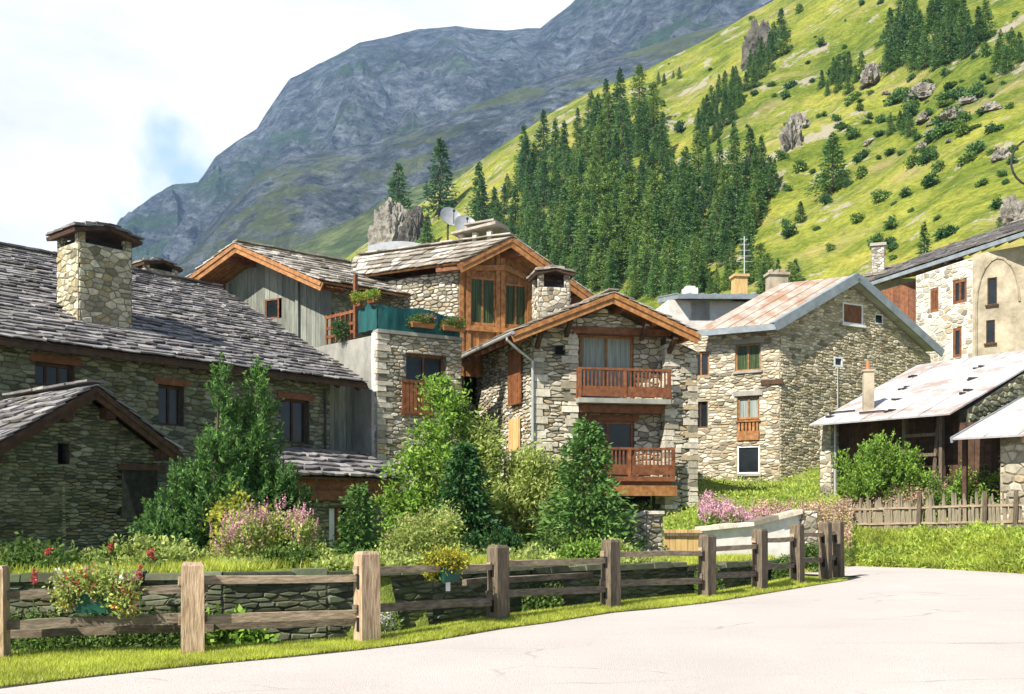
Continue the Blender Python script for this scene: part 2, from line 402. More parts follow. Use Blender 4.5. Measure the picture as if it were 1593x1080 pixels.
def stone_block(mb, fr, u0, u1, n0, n1, z0, z1, hr=(.1,.22), wr=(.14,.4), dep=.04):
    """four sided masonry block"""
    w, d = u1-u0, n1-n0
    stone_wall(mb, Fr(fr.p(u0, n1, 0), fr.U), [(0,z0),(w,z0),(w,z1),(0,z1)], (), hr, wr, dep, .05)
    stone_wall(mb, Fr(fr.p(u0, n0, 0), fr.N), [(0,z0),(d,z0),(d,z1),(0,z1)], (), hr, wr, dep, .05)
    stone_wall(mb, Fr(fr.p(u1, n1, 0), -fr.N), [(0,z0),(d,z0),(d,z1),(0,z1)], (), hr, wr, dep, .05)
    stone_wall(mb, Fr(fr.p(u1, n0, 0), -fr.U), [(0,z0),(w,z0),(w,z1),(0,z1)], (), hr, wr, dep, .05)
    mb.box(fr, u0+.02, u1-.02, n0+.02, n1-.02, z1-.06, z1, 1)

def bil(c, a, b):
    return (c[0]*(1-a)+c[1]*a)*(1-b)+(c[3]*(1-a)+c[2]*a)*b
def slates(c, rh=.34, sw=(.3,.6), th=(.025,.055), jit=.04, out=.04):
    """c: eave a, eave b, ridge b, ridge a (anticlockwise from outside)"""
    mb = MB(); c = [V(x) for x in c]
    L = ((c[1]-c[0]).length+(c[2]-c[3]).length)/2; S = ((c[3]-c[0]).length+(c[2]-c[1]).length)/2
    N = (c[1]-c[0]).cross(c[3]-c[0]).normalized()
    if N.z < 0: N = -N
    nr = max(2, int(S/rh))
    for r in range(nr):
        b0 = r/nr; b1 = min(1.0, (r+1.45)/nr); u = -out/L-U01(0, .3)/L
        while u < 1+out/L:
            w = U01(*sw)/L; a0 = max(u, -out/L); a1 = min(u+w-.012/L, 1+out/L); u += w
            if a1-a0 < .08/L: continue
            t = U01(*th); lift = .012+t*1.0+U01(0, .02)
            dj = [U01(-jit, jit)/S for _ in range(3)]
            am = (a0+a1)/2+U01(-.1,.1)*w
            lo = [(a0, b0+dj[0]), (am, b0+dj[1]-.3*jit/S), (a1, b0+dj[2])]
            bot = [bil(c, x, y)+N*(lift) for x, y in lo]+[bil(c, a1, b1)+N*.006, bil(c, a0, b1)+N*.006]
            top = [q+N*t for q in bot[:3]]+[q+N*t*.6 for q in bot[3:]]
            i = len(mb.v); mb.v += [tuple(q) for q in bot+top]
            mb.f.append((i+5,i+6,i+7,i+8,i+9)); mb.m.append(0)
            mb.f.append((i+4,i+3,i+2,i+1,i)); mb.m.append(0)
            for q in range(5):
                s2 = (q+1) % 5; mb.f.append((i+q, i+s2, i+5+s2, i+5+q)); mb.m.append(0)
    return mb, N
def deck(mb, c, N, t=.08, m=0, drop=.0):
    c = [V(x) for x in c]
    mb.hexa([q-N*(t+drop) for q in c]+[q-N*drop for q in c], m)
def gable_roof(root, A, A2, B, B2, C, C2, mat, wood, rh=.34, verge=.22, **k):
    """A ridge front, A2 ridge back; B/B2 left eave; C/C2 right eave"""
    m1, N1 = slates([B2, B, A, A2], rh, **k); m2, N2 = slates([C, C2, A2, A], rh, **k)
    deck(m1, [B2, B, A, A2], N1, .07, 1); deck(m2, [C, C2, A2, A], N2, .07, 1)
    for src in (m2,):
        o = len(m1.v); m1.v += src.v; m1.f += [tuple(q+o for q in f) for f in src.f]; m1.m += src.m
    rd = (V(A2)-V(A)).normalized()
    n = int((V(A2)-V(A)).length/.5)
    for i in range(n):      # ridge slabs
        p = V(A)+rd*(i*.5); q = p+rd*.56
        m1.beam(p+V((0,0,.08+U01(0,.03))), q+V((0,0,.08+U01(0,.03))), U01(.3,.42), U01(.04,.06), 0)
    ro = m1.build('roof', [mat, wood], root)
    vb = MB()
    fw = rd
    for (E, S) in ((B, A), (C, A)):
        d = (V(S)-V(E)).normalized()
        vb.beam(V(E)-V((0,0,verge*.5+.05))+fw*.06-d*.05, V(S)-V((0,0,verge*.5+.05))+fw*.06, .07, verge)
        vb.beam(V(E)-V((0,0,verge*.2+.04))+fw*.0-d*.05, V(S)-V((0,0,verge*.2+.04))+fw*.0, .05, verge*.45)
    vb.build('verge_board', wood, ro)
    # purlin ends and eave rafters
    pb = MB()
    for (E, S) in ((B, A), (C, A)):
        L = (V(S)-V(E)).length
        for f in ([.12, .5, .86] if L > 3 else [.15, .8]):
            p = V(E).lerp(V(S), f)-V((0,0,.28))
            pb.beam(p+fw*.12, p+fw*1.4, .2, .24)
    pb.each('purlin', M['wood_dark'] if wood is M['wood_dark'] else M['wood_red'], ro)
    return ro
def eave_rafters(ro, Ea, Eb, inn, slope, step=.7, mat=None, L=1.0, zz=.16):
    Ea, Eb = V(Ea), V(Eb); n = int((Eb-Ea).length/step); mb = MB()
    for i in range(n+1):
        p = Ea.lerp(Eb, i/max(1, n))-V((0,0,zz)); q = p+V(inn)*L+V((0,0,slope*L))
        mb.beam(p+V(inn)*.06, q, .1, .13)
    return mb.each('rafter', mat or M['wood_red'], ro)

def window(root, fr, r, dep=.16, fmat='wood', gmat='glass', mull=1, cross=0, fw=.07, sill=None, lintel=None, shut=None):
    u0, u1, z0, z1 = r; g = fr
    mb = MB(); n1 = -dep+.06; n0 = -dep
    mb.box(g, u0, u0+fw, n0, n1, z0, z1); mb.box(g, u1-fw, u1, n0, n1, z0, z1)
    mb.box(g, u0+fw, u1-fw, n0, n1, z1-fw, z1); mb.box(g, u0+fw, u1-fw, n0, n1, z0, z0+fw)
    for i in range(mull):
        x = u0+(u1-u0)*(i+1)/(mull+1); mb.box(g, x-fw*.45, x+fw*.45, n0, n1-.005, z0+fw, z1-fw)
    for i in range(cross):
        y = z0+(z1-z0)*(i+1)/(cross+1); mb.box(g, u0+fw, u1-fw, n0+.01, n1-.012, y-.02, y+.02)
    w = mb.build('window', M[fmat], root)
    p = MB(); p.box(g, u0+fw*.5, u1-fw*.5, n0-.02, n0+.015, z0+fw*.5, z1-fw*.5); p.build('pane', M[gmat], w)
    if sill: s = MB(); s.box(g, u0-.08, u1+.08, -dep+.062, .1, z0-.1, z0-.002); s.build('sill', M[sill], w)
    if lintel: s = MB(); s.box(g, u0-.15, u1+.15, -.1, .07, z1+.002, z1+.2); s.build('lintel', M[lintel], w)
    return w
def dark_back(mb, fr, r, d=.6, m=2):
    u0, u1, z0, z1 = r
    mb.box(fr, u0-.1, u1+.1, -d-.05, -d, z0-.1, z1+.1, m)

def planks(mb, fr, poly, w=.18, n0=-.05, n1=0., m=0, holes=()):
    us = [p[0] for p in poly]; u = min(us)
    def zr(x):
        zs = []
        for i in range(len(poly)):
            (a, b), (c, d) = poly[i], poly[(i+1) % len(poly)]
            if (a-x)*(c-x) <= 0 and abs(a-c) > 1e-6: zs.append(b+(d-b)*(x-a)/(c-a))
        return (min(zs), max(zs)) if zs else (0, 0)
    while u < max(us)-.01:
        ww = min(w*U01(.75,1.25), max(us)-u); a, b = u+.004, u+ww-.004; u += ww
        l0, h0 = zr(a); l1, h1 = zr(b); j = U01(0,.012)
        segs = [(l0, l1, h0, h1)]
        for (p, q, r, s) in holes:
            if b > p and a < q:
                ns = []
                for (x0, x1, y0, y1) in segs:
                    if r > max(x0, x1)+.02: ns.append((x0, x1, r, r))
                    if s < min(y0, y1)-.02: ns.append((s, s, y0, y1))
                segs = ns
        for (x0, x1, y0, y1) in segs:
            if y0-x0 < .02: continue
            mb.hexa([fr.p(a,n1+j,x0), fr.p(b,n1+j,x1), fr.p(b,n0,x1), fr.p(a,n0,x0), fr.p(a,n1+j,y0), fr.p(b,n1+j,y1), fr.p(b,n0,y1), fr.p(a,n0,y0)], m)

def chimney(root, fr, u0, u1, n0, n1, z0, z1, cap='slate', stone='stone', name='chimney', pill=.4, over=.2):
    """masonry stack with corner piers under a slate cap; a part of its house"""
    mb = MB(); stone_block(mb, fr, u0, u1, n0, n1, z0, z1)
    mb.box(fr, u0+.12, u1-.12, n0+.12, n1-.12, z1, z1+pill*.5, 2)
    for (a, b) in ((u0, n0), (u0, n1-.2), (u1-.2, n0), (u1-.2, n1-.2)):
        stone_wall(mb, Fr(fr.p(a, b+.2, 0), fr.U), [(0,z1),(.2,z1),(.2,z1+pill),(0,z1+pill)], (), (.08,.14), (.1,.2), .02, .2)
        stone_wall(mb, Fr(fr.p(a, b, 0), fr.N), [(0,z1),(.2,z1),(.2,z1+pill),(0,z1+pill)], (), (.08,.14), (.1,.2), .02, .04)
    ch = mb.build(name, [M[stone], M['mortar'], M['black']], root)
    c = MB(); zt = z1+pill; um = (u0+u1)/2; h = (u1-u0)*.15
    for k in range(2):
        e = over-.05*k
        P0 = [fr.p(u0-e, n1+e, zt+.06*k), fr.p(um, n1+e, zt+h+.06*k), fr.p(um, n0-e, zt+h+.06*k), fr.p(u0-e, n0-e, zt+.06*k)]
        P1 = [fr.p(um, n1+e, zt+h+.06*k), fr.p(u1+e, n1+e, zt+.06*k), fr.p(u1+e, n0-e, zt+.06*k), fr.p(um, n0-e, zt+h+.06*k)]
        for q in (P0, P1):
            sb, N = slates([q[0], q[3], q[2], q[1]] if q is P0 else [q[2], q[1], q[0], q[3]], .3, (.25,.5), (.03,.05))
            o = len(c.v); c.v += sb.v; c.f += [tuple(x+o for x in f) for f in sb.f]; c.m += sb.m
            if k == 0:
                deck(c, q, N, .10, 1)
    c.build('chimney_cap', [M[cap], M['wood_dark']], ch)
    return ch

def balcony(root, fr, u0, u1, z0, n0, n1, H=1.0, slab='wood', mat='wood_red', name='balcony', sidel=True):
    mb = MB(); mb.box(fr, u0, u1, n0, n1, z0-.16, z0)
    b = mb.build(name, M[slab], root)
    r = MB()
    def run(f, a, c):
        r.box(f, a, c, -.05, .03, z0+H-.08, z0+H); r.box(f, a, c, -.04, .02, z0+.06, z0+.40); 
        n = max(2, int(round((c-a)/1.5))+1)
        for i in range(n):
            x = a+(c-a-.1)*i/(n-1); r.box(f, x, x+.1, -.06, .045, z0, z0+H-.082)
        m = int((c-a)/.13)
        for i in range(m):
            x = a+(i+.5)*(c-a)/m; r.box(f, x-.025, x+.025, -.03, .01, z0+.40, z0+H-.08)
    run(Fr(fr.p(0, n1-.05, 0), fr.U), u0, u1)
    if sidel and n1-n0 > .3: run(Fr(fr.p(u0+.03, n0, 0), fr.N), 0, n1-n0-.12)
    r.build('railing', M[mat], b)
    return b

# ------------------------------------------------------------------ terrain functions
FX = [-30,-12,-5.96,-3.81,-1.87,-.2,1.64,3.57,4.87,5.98,6.99,7.3,40]
FY = [10.5,11.2,11.6,11.9,12.8,14.6,16.5,18.2,19.6,20.9,22.3,22.9,60]
def zroad(x, y): return -.11+.012*max(-8, min(12, x))
def ray_road(px, py):
    d = V(((px-HX)/F_, 1, (HY-py)/F_)); t = 10.
    for _ in range(20): t = (zroad(d.x*t, t)-CZ)/d.z
    return d.x*t, t
RE = [ray_road(*q) for q in ((-300,1105),(0,1070),(150,1052),(300,1036),(430,1024),(570,1010),(680,996),(775,979),(860,968),(950,953),(1030,946),(1100,938),(1150,930),(1200,922),(1265,911),(1320,903),(1338,898))]
REX = [-40]+[q[0] for q in RE]; REY = [RE[0][1]-4]+[q[1] for q in RE]
GX = [4,7,9.1,10.9,12.1,14,18,30,60]; GY = [28.2,28,27.5,26,23.7,21.5,18.5,14,8]
CP = [(-16,14,.5),(-8,14,.68),(-4,14.5,.69),(-1,17,.62),(2,19,.5),(4,21,.4),(6,24,.35),(-12,20,.3),(-7,20,.4),(-5,25,.25),(-6,30,.2),(-2,24,.35),(1,27,.35),(3,32,.55),
      (6,27.5,.75),(7,31,1.3),(8,36,2.0),(12,38,2.3),(14,41,3.2),(4,38,1.6),(9.5,30,1.3),(11,29,1.1),(13,28.5,1.1),(16,29,1.8),(13,33,2.3),(18,34,2.7),(17,42,4.6),(21,47,8),(28,46,9.5),(26,36,3.2),(30,24,2),(19,36,2.6),(22,33,2.4),(20,40,3.6),
      (-20,30,.3),(-14,36,1.5),(-20,46,2.5),(-6,42,2),(0,45,2.6),(6,46,3.4),(12,48,5.5),(34,50,14)]
CPa = np.array(CP)
def zgard(x, y):
    d = (CPa[:,0]-x)**2+(CPa[:,1]-y)**2+.6
    w = d**-1.8; return float((w*CPa[:,2]).sum()/w.sum())
def fence_base(x): return interp(x, [-6,-3.8,-1.87,-.2,1.64,3.57,4.87,5.98,6.99], [-.16,-.15,-.134,-.05,-.03,-.03,.02,.09,.13])
def zg(x, y):
    fy = interp(x, FX, FY); re = interp(x, REX, REY); r = zroad(x, y)
    gz = zgard(x, y)
    if x < 7.6:
        if y < re: left = r-.03
        elif y < fy+.35: left = r+.0+ (fence_base(x)+.01-r)*sm(re-.05, re+.5, y)
        elif y < fy+1.15: left = fence_base(x)+.01-.34*sm(fy+.35, fy+1.0, y)
        else: left = fence_base(x)-.33+(gz-fence_base(x)+.33)*sm(fy+1.62, fy+1.68, y)
    else: left = r-.03
    g = interp(x, GX, GY)
    right = r-.03 if y < g else r-.03+.74*sm(g, g+2.2, y)+max(0, gz-r-.7)*sm(g+3.0, g+6.5, y)
    w = sm(5.9, 7.2, x)
    if x > 5.2 and y < 30 and y > re: 
        return left*(1-w)+right*w
    return left*(1-w)+right*w

def build_ground():
    xs = np.concatenate([np.arange(-120,-20,6.), np.arange(-20,-8,.6), np.arange(-8,16,.2), np.arange(16,40,1.), np.arange(40,140,8.)])
    ys = np.concatenate([np.arange(-60,6,6.), np.arange(6,9,.6), np.arange(9,30,.13), np.arange(30,46,.8), np.arange(46,76,3.)])
    mb = MB(); nx = len(xs)
    for y in ys:
        for x in xs:
            mb.v.append((x, y, zg(float(x), float(y)) if -45 < x < 60 and y < 60 else (zroad(x,y)-.03 if y < 10 else max(.3, zgard(float(x), float(y))))))
    for j in range(len(ys)-1):
        for i in range(nx-1):
            a = j*nx+i; mb.f.append((a, a+1, a+nx+1, a+nx)); mb.m.append(0)
    tag(mb.build('ground', M['ground'], smooth=True), kind='structure')
    # road sheet
    mb = MB(); N = 140; q = []
    xs2 = list(np.arange(-40, RE[-1][0], .35))+[RE[-1][0]]
    for i in range(len(xs2)-1):
        a, b = float(xs2[i]), float(xs2[i+1])
        ya, yb = interp(a, REX, REY), interp(b, REX, REY)
        ja, jb = .05*noise.noise(V((a*2.1,0,0))), .05*noise.noise(V((b*2.1,0,0)))
        steps = [-30, 2, 6, 9]
        for (s0, s1) in zip(steps[:-1], steps[1:]):
            mb.face([(a,s0,zroad(a,0)),(b,s0,zroad(b,0)),(b,s1,zroad(b,0)),(a,s1,zroad(a,0))])
        mb.face([(a,9,zroad(a,0)),(b,9,zroad(b,0)),(b,max(9.01,yb+jb),zroad(b,0)),(a,max(9.01,ya+ja),zroad(a,0))])
    xs3 = list(np.arange(RE[-1][0], 60, .5)); xt = RE[-1][0]
    for a in xs3:
        a = float(a); b = a+.5
        mb.face([(a,-30,zroad(a,0)),(b,-30,zroad(b,0)),(b,interp(b,GX,GY)+.15*noise.noise(V((b,3,0))),zroad(b,0)),(a,interp(a,GX,GY)+.15*noise.noise(V((a,3,0))),zroad(a,0))])
    # drive running behind the fence end towards the rendered wall
    mb.face([(xt,RE[-1][1]+.35,zroad(xt,0)),(xt,27.6,zroad(xt,0)),(6.6,27.4,zroad(6.6,0)+.02),(6.9,RE[-1][1]+1.2,zroad(6.9,0)+.02)])
    tag(mb.build('road', M['road']), kind='structure')
    mb = MB()
    for i in range(len(xs2)-1):
        a, b = float(xs2[i]), float(xs2[i+1])
        if a < -9: continue
        ya, yb = interp(a, REX, REY), interp(b, REX, REY)
        wa, wb = .05+.07*abs(noise.noise(V((a*3.3,7,0)))), .05+.07*abs(noise.noise(V((b*3.3,7,0))))
        mb.face([(a,ya-wa,zroad(a,0)+.004),(b,yb-wb,zroad(b,0)+.004),(b,yb+.1,zroad(b,0)+.006),(a,ya+.1,zroad(a,0)+.006)])
    tag(mb.build('soil_strip', noise_mat('dark_soil', (.02,.018,.012), (.06,.05,.035), 9)), kind='structure')
build_ground()

# ------------------------------------------------------------------ hills and mountains (polar height fields round the viewpoint's valley)
class Polar:
    def __init__(s, skx, sky, Y0, z0, Y1, pw=1.1, amp=3., fs=.03, kind=0, seed=0):
        s.skx, s.sky, s.Y0, s.z0, s.Y1, s.pw, s.amp, s.fs, s.kind, s.seed = skx, sky, Y0, z0, Y1, pw, amp, fs, kind, seed
    def g(s, a, px): return interp(px, a[0], a[1]) if isinstance(a, tuple) else a
    def pt(s, px, t):
        Y0 = s.g(s.Y0, px); Y1 = s.g(s.Y1, px); z0 = s.g(s.z0, px); pw = s.g(s.pw, px)
        py = interp(px, s.skx, s.sky); z1 = CZ+(HY-py)/F_*Y1
        Y = Y0+(Y1-Y0)*t; X = (px-HX)/F_*Y
        z = z0+(z1-z0)*(t**pw if t <= 1 else 1-(t-1)*.9)
        q = V((X*s.fs, Y*s.fs, s.seed))
        if s.kind == 0: n = noise.fractal(q, .8, 2.1, 6)
        else: n = noise.ridged_multi_fractal(q, .9, 2.1, 7, 1.0, 2.0)-1.1
        env = min(1, t*3)*((.25 if s.kind == 0 else .07)+(.75 if s.kind == 0 else .93)*min(1, abs(1-t)*(5 if s.kind == 0 else 3.2)))
        return V((X, Y, z+n*s.amp*env))
    def mesh(s, name, mat, px0, px1, dpx, nr, smooth=True, lab=None):
        mb = MB(); cols = np.arange(px0, px1+dpx, dpx); ts = list(np.linspace(0, 1, nr))+[1.025, 1.06, 1.1]
        for t in ts:
            for px in cols: mb.v.append(tuple(s.pt(float(px), float(t))))
        n = len(cols)
        for j in range(len(ts)-1):
            for i in range(n-1):
                a = j*n+i; mb.f.append((a, a+1, a+n+1, a+n)); mb.m.append(0)
        o = mb.build(name, mat, smooth=smooth); tag(o, kind='structure'); return o
    def at(s, px, py):
        """terrain point seen at this place of the slope"""
        best = None
        for k in range(1, 100):
            t = k/100; q = s.pt(px, t); y = HY-(q.z-CZ)/q.y*F_
            if best is None or abs(y-py) < best[0]: best = (abs(y-py), q)
            if y < py: break
        return best[1]
hill = Polar([-400,300,480,540,580,640,700,760,850,940,1000,1100,1200,1300,1600,2100], [500,470,425,400,372,325,287,240,182,130,110,60,0,-60,-250,-420],
             Y0=([-400,900,1500],[75,72,56]), z0=([-400,900,1300,1600],[1,3,7,12]), Y1=([0,700,1200,2000],[300,270,250,240]), pw=([600,1100],[1.25,1.12]), amp=3.2, fs=.045, seed=3)
hill.mesh('hill', M['hill'], -400, 2100, 7, 150)
M['mt_far'] = mount_mat('far_rock', (.045,.065,.09), (.50,.55,.60), (.13,.24,.10), (.50,.60), .006, 200)
M['mt_mid'] = mount_mat('mid_rock', (.045,.07,.085), (.48,.52,.54), (.33,.38,.12), (.50,.58), .01, 110)
M['mt_low'] = mount_mat('green_foothill', (.08,.12,.05), (.28,.33,.12), (.07,.12,.045), (.52,.62), .015, 12)
mtA = Polar([-500,100,200,270,308,335,400,425,450,500,560,640,710,790,840,890,940,1200,1700], [560,450,332,290,285,245,200,160,122,100,66,50,40,47,45,2,-60,-260,-420],
            Y0=900, z0=30, Y1=2600, pw=1.0, amp=110, fs=.0034, kind=1, seed=1)
mtA.mesh('mountain', M['mt_far'], -500, 1330, 4, 240, False)
mtB = Polar([-300,250,300,345,402,440,560,628,728,800,860,950,1010,1100,1190,1260,1700], [560,420,385,330,270,251,226,206,166,140,118,90,72,45,5,-40,-260],
            Y0=600, z0=20, Y1=1500, pw=1.0, amp=42, fs=.0045, kind=1, seed=5)
mtB.mesh('mountain_shoulder', M['mt_mid'], -300, 1400, 5, 170, False)
mtC = Polar([-300,300,400,480,560,620,700,760,900,1700], [600,470,405,372,333,300,270,245,190,-40],
            Y0=360, z0=8, Y1=800, pw=1.1, amp=14, fs=.01, kind=0, seed=8)
mtC.mesh('foothill', M['mt_low'], -300, 1500, 9, 90)

# ================================================================== BUILDINGS
def pz(fr, u, n, z): return fr.p(u, n, z)
SL = M['slate']; SB = M['slate_brown']

# ---- long slate roofed farmhouse on the left
e = V((.646,.763,0)); l_ = V((.763,-.646,0)); k_ = .51
E1 = P(572,597,33); Fb = Fr(E1-l_*.6-e*19, e)
R1 = E1-l_*8.6+V((0,0,8.6*k_))
farm = thing('stone_farmhouse', 'long shaded stone farmhouse under a big slate roof with a tall square chimney', 'house', Fb.p(12,-4,.2))
uend, _ = Fb.uv(513,650)
WZ = E1.z+.6*k_-.2
wins = [Fb.rect(55,566,116,601), Fb.rect(247,600,286,662), Fb.rect(437,622,481,690)]
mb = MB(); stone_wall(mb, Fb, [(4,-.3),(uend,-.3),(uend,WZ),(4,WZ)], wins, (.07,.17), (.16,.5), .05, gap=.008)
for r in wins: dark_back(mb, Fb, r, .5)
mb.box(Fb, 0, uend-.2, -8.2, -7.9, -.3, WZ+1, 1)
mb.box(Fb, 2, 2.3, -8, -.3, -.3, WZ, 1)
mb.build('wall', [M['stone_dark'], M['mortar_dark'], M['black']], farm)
for i, r in enumerate(wins):
    window(farm, Fb, r, .22, 'wood_dark', 'glass', 1 if i != 0 else 2, lintel='wood_red')
s0, N1 = slates([E1-e*19, E1, R1, R1-e*19], .29, (.26,.55), (.022,.05), .05)
deck(s0, [E1-e*19, E1, R1, R1-e*19], N1, .1, 1)
far = R1-l_*8+V((0,0,-3.6)); 
deck(s0, [R1-e*19, R1, far, far-e*19], (e.cross(-l_)).normalized() if False else V((-.35,.3,.88)).normalized(), .1, 0)
for i in range(38):
    p = R1-e*(19-i*.5); s0.beam(p+V((0,0,.06+U01(0,.04))), p+e*.56+V((0,0,.06+U01(0,.04))), U01(.35,.5), U01(.04,.07), 0)
ro = s0.build('roof', [SL, M['wood_dark']], farm)
mb = MB(); mb.beam(E1-e*19-V((0,0,.12)), E1-V((0,0,.12)), .05, .12, 0); mb.build('fascia_board', M['wood_dark'], ro)
eave_rafters(ro, E1-e*18.6, E1-e*.3, -l_, k_, .85, M['wood_dark'], .8, .2)
# boarded end of the farmhouse
Fk = Fb.back(.75); ua, _ = Fk.uv(513,650); ub, _ = Fk.uv(575,650)
mb = MB(); planks(mb, Fk, [(ua-.6,0),(ub+.2,0),(ub+.2,WZ+.2),(ua-.6,WZ+.2)], .2); mb.box(Fb, uend-.28, uend-.02, -.8, -.02, 0, WZ); mb.build('boarded_wall', M['wood_grey'], farm)
q = Fb.uv(503,640); mb = MB(); mb.tube([Fb.p(q[0],.1,E1.z-.25), Fb.p(q[0],.1,2.5)], .04, 8); mb.build('downpipe', M['iron'], farm)
# big chimney: corner stands in the roof plane
def ray_plane(px, py, o, N):
    d = V(((px-HX)/F_, 1, (HY-py)/F_)); C = V((0,0,CZ)); return C+d*((V(o)-C).dot(N)/d.dot(N))
pc = ray_plane(122, 503, E1, N1)
Fc = Fr(pc, e); zt = CZ+(HY-375)/F_*pc.y
uR = Fc.uv(205, 420)[0]
chimney(farm, Fc, 0, uR, -1.25, 0, pc.z-.9, zt, 'slate', 'stone_olive', pill=.30, over=.22)
mb = MB(); mb.box(Fc, -.03, uR+.05, -.3, .08, pc.z-.25, pc.z-.1); mb.build('lead_flashing', M['metal_blue'], farm)
# small second chimney beyond the ridge
p2 = P(226,436,41); F2 = Fr(p2, e); u2 = F2.uv(277,430)[0]
chimney(farm, F2, 0, u2, -1, 0, p2.z-2, p2.z+.55, 'slate_brown', 'stone_tan', pill=.16, over=.15)

# ---- low stone shed in front, gable to the road
Ya = 20.5; ap = P(150,600,Ya); half = 1.92; dz = half*.66
Fs0 = Fr(ap, e); bk = -l_
shed = thing('stone_shed', 'low stone shed with small slate gable in front of the long farmhouse', 'shed', (ap.x,ap.y,.1))
A = ap; Bp = ap-e*(half+1.9)-V((0,0,dz*(half+1.9)/half)); Cp = ap+e*half-V((0,0,dz))
ro = gable_roof(shed, A, A+bk*4.2, Bp, Bp+bk*4.2, Cp, Cp+bk*4.2, SL, M['wood_dark'], .3, .2)
Fs = Fr(ap+bk*.45, e); k2 = dz/half
zt = lambda u: ap.z-.2-k2*abs(u)
hole = Fs.rect(190,732,246,806); hole2 = Fs.rect(90,690,108,722)
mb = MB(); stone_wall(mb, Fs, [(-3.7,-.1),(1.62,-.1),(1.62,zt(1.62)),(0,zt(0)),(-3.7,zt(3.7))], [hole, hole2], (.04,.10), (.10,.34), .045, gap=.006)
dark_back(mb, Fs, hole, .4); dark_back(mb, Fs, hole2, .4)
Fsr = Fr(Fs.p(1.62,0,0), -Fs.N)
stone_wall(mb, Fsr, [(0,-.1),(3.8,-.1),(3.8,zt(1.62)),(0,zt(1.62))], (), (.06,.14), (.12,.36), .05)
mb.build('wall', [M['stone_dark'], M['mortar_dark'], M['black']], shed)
mb = MB(); planks(mb, Fs.back(.14), [(hole[0],hole[2]),(hole[1],hole[2]),(hole[1],hole[3]),(hole[0],hole[3])], .16); mb.box(Fs, hole[0]-.12, hole[1]+.12, -.12, .08, hole[3], hole[3]+.13)
mb.build('shutter', M['wood_dark'], shed)

# ---- lean-to with slates below the boarded end
JE0 = P(464,742,28.6); tJ = 4.1; JE1 = JE0+e*tJ
up = -l_*2.1+V((0,0,.95))
lean = thing('slate_lean_to', 'low lean-to with ragged slate roof over a dark beam and stone wall', 'shed', (JE0.x+1.5,JE0.y+1,.2))
jc = [JE0-e*1.2, JE1+e*.1, JE1+e*.1+up, JE0-e*1.2+up]
s0, NJ = slates(jc, .36, (.35,.8), (.04,.08), .08); deck(s0, jc, NJ, .06, 1); s0.build('roof', [SL, M['wood_dark']], lean)
FJ = Fr(JE0-l_*.35-e*1.2, e); zJ = JE0.z+.05
mb = MB(); mb.box(FJ, 0, tJ+1.3, -.25, .04, zJ-.42, zJ-.1); mb.box(FJ, 0, tJ+1.3, -.12, .10, zJ-.72, zJ-.424)
for i in range(7): mb.beam(FJ.p(.3+i*.8,.3,zJ-.09), FJ.p(.3+i*.8,-.9,zJ+.42), .09, .11)
mb.each('beam', M['wood_red'], lean)
dr = FJ.rect(512,790,548,868); mb = MB()
stone_wall(mb, FJ, [(0,-.1),(tJ+1.3,-.1),(tJ+1.3,zJ-.73),(0,zJ-.73)], [(dr[0],dr[1],0.0,dr[3])], (.07,.16), (.14,.4), .05)
mb.box(FJ, dr[0]-.1, dr[1]+.1, -.5,-.45,-.1,zJ,2); mb.build('wall', [M['stone_dark'], M['mortar_dark'], M['black']], lean)
mb = MB(); mb.box(FJ, dr[0], dr[0]+.3, -.2,-.12,-.05,dr[3]-.02); mb.build('door', M['white'], lean)
mb = MB(); mb.box(FJ, dr[0]+.32, dr[0]+.44, -.2,.02,-.05,dr[3]-.02); mb.box(FJ, dr[1]-.08, dr[1], -.2,.02,-.05,dr[3]-.02); mb.build('door_frame', M['wood_red'], lean)

# ---- grey boarded gable house behind (orange soffit)
nA = P(365,378,38); gN = V((.903,-.429,0)); kN = .464
nb = V((.757,.653,0)); nl = 9.5
boardh = thing('boarded_gable_house', 'grey boarded gable house with orange soffit boards above the farmhouse roof', 'house', (nA.x+2,nA.y+3,1))
nB = nA-gN*4.2-V((0,0,4.2*kN)); nC = nA+gN*3.95-V((0,0,3.95*kN))
ro = gable_roof(boardh, nA, nA+nb*nl, nB, nB+nb*nl, nC, nC+nb*(nl-1.5), SB, M['wood'], .4, .3)
mb = MB()
for k in range(1,6):   # orange soffit boarding under the front overhang
    o_ = nb*(.18+.2*k)
    for (E_, S_) in ((nB, nA), (nC, nA)): mb.beam(E_+o_-V((0,0,.17)), S_+o_-V((0,0,.17)), .17, .03)
mb.each('soffit_board', M['wood'], ro)
Nf = Fr(nA+nb*1.3, gN); zn = lambda u: nA.z-.25-kN*abs(u)
wn = Nf.rect(413,465,434,496)
mb = MB(); planks(mb, Nf, [(-3.6,3),(3.1,3),(3.1,zn(3.1)),(0,zn(0)),(-3.6,zn(3.6))], .2, -.08, 0, 0, [wn])
mb.box(Nf, -3.6, 3.1, -.2, -.1, 3, zn(3.6), 1) if False else None
mb.build('boarded_wall', M['wood_grey'], boardh)
mb = MB(); mb.box(Nf, wn[0]-.1, wn[1]+.1, -.5,-.12, wn[2]-.1, wn[3]+.1); mb.build('dark_opening', M['black'], boardh)
window(boardh, Nf, wn, .05, 'wood_red', 'glass', 0, fw=.06)
Nr = Fr(Nf.p(3.1,0,0), nb.copy())
mb = MB(); stone_wall(mb, Nr, [(0,3),(7,3),(7,zn(3.1)-.05),(0,zn(3.1)-.05)], (), (.1,.22), (.16,.45), .05); mb.build('wall', [M['stone_dark'], M['mortar']], boardh)
for xx in (1.5, -1.9): 
    mb = MB(); mb.box(Nf, xx, xx+.14, .01, .13, 3, zn(abs(xx)+.1)-.02); mb.build('post', M['wood_grey'], boardh)

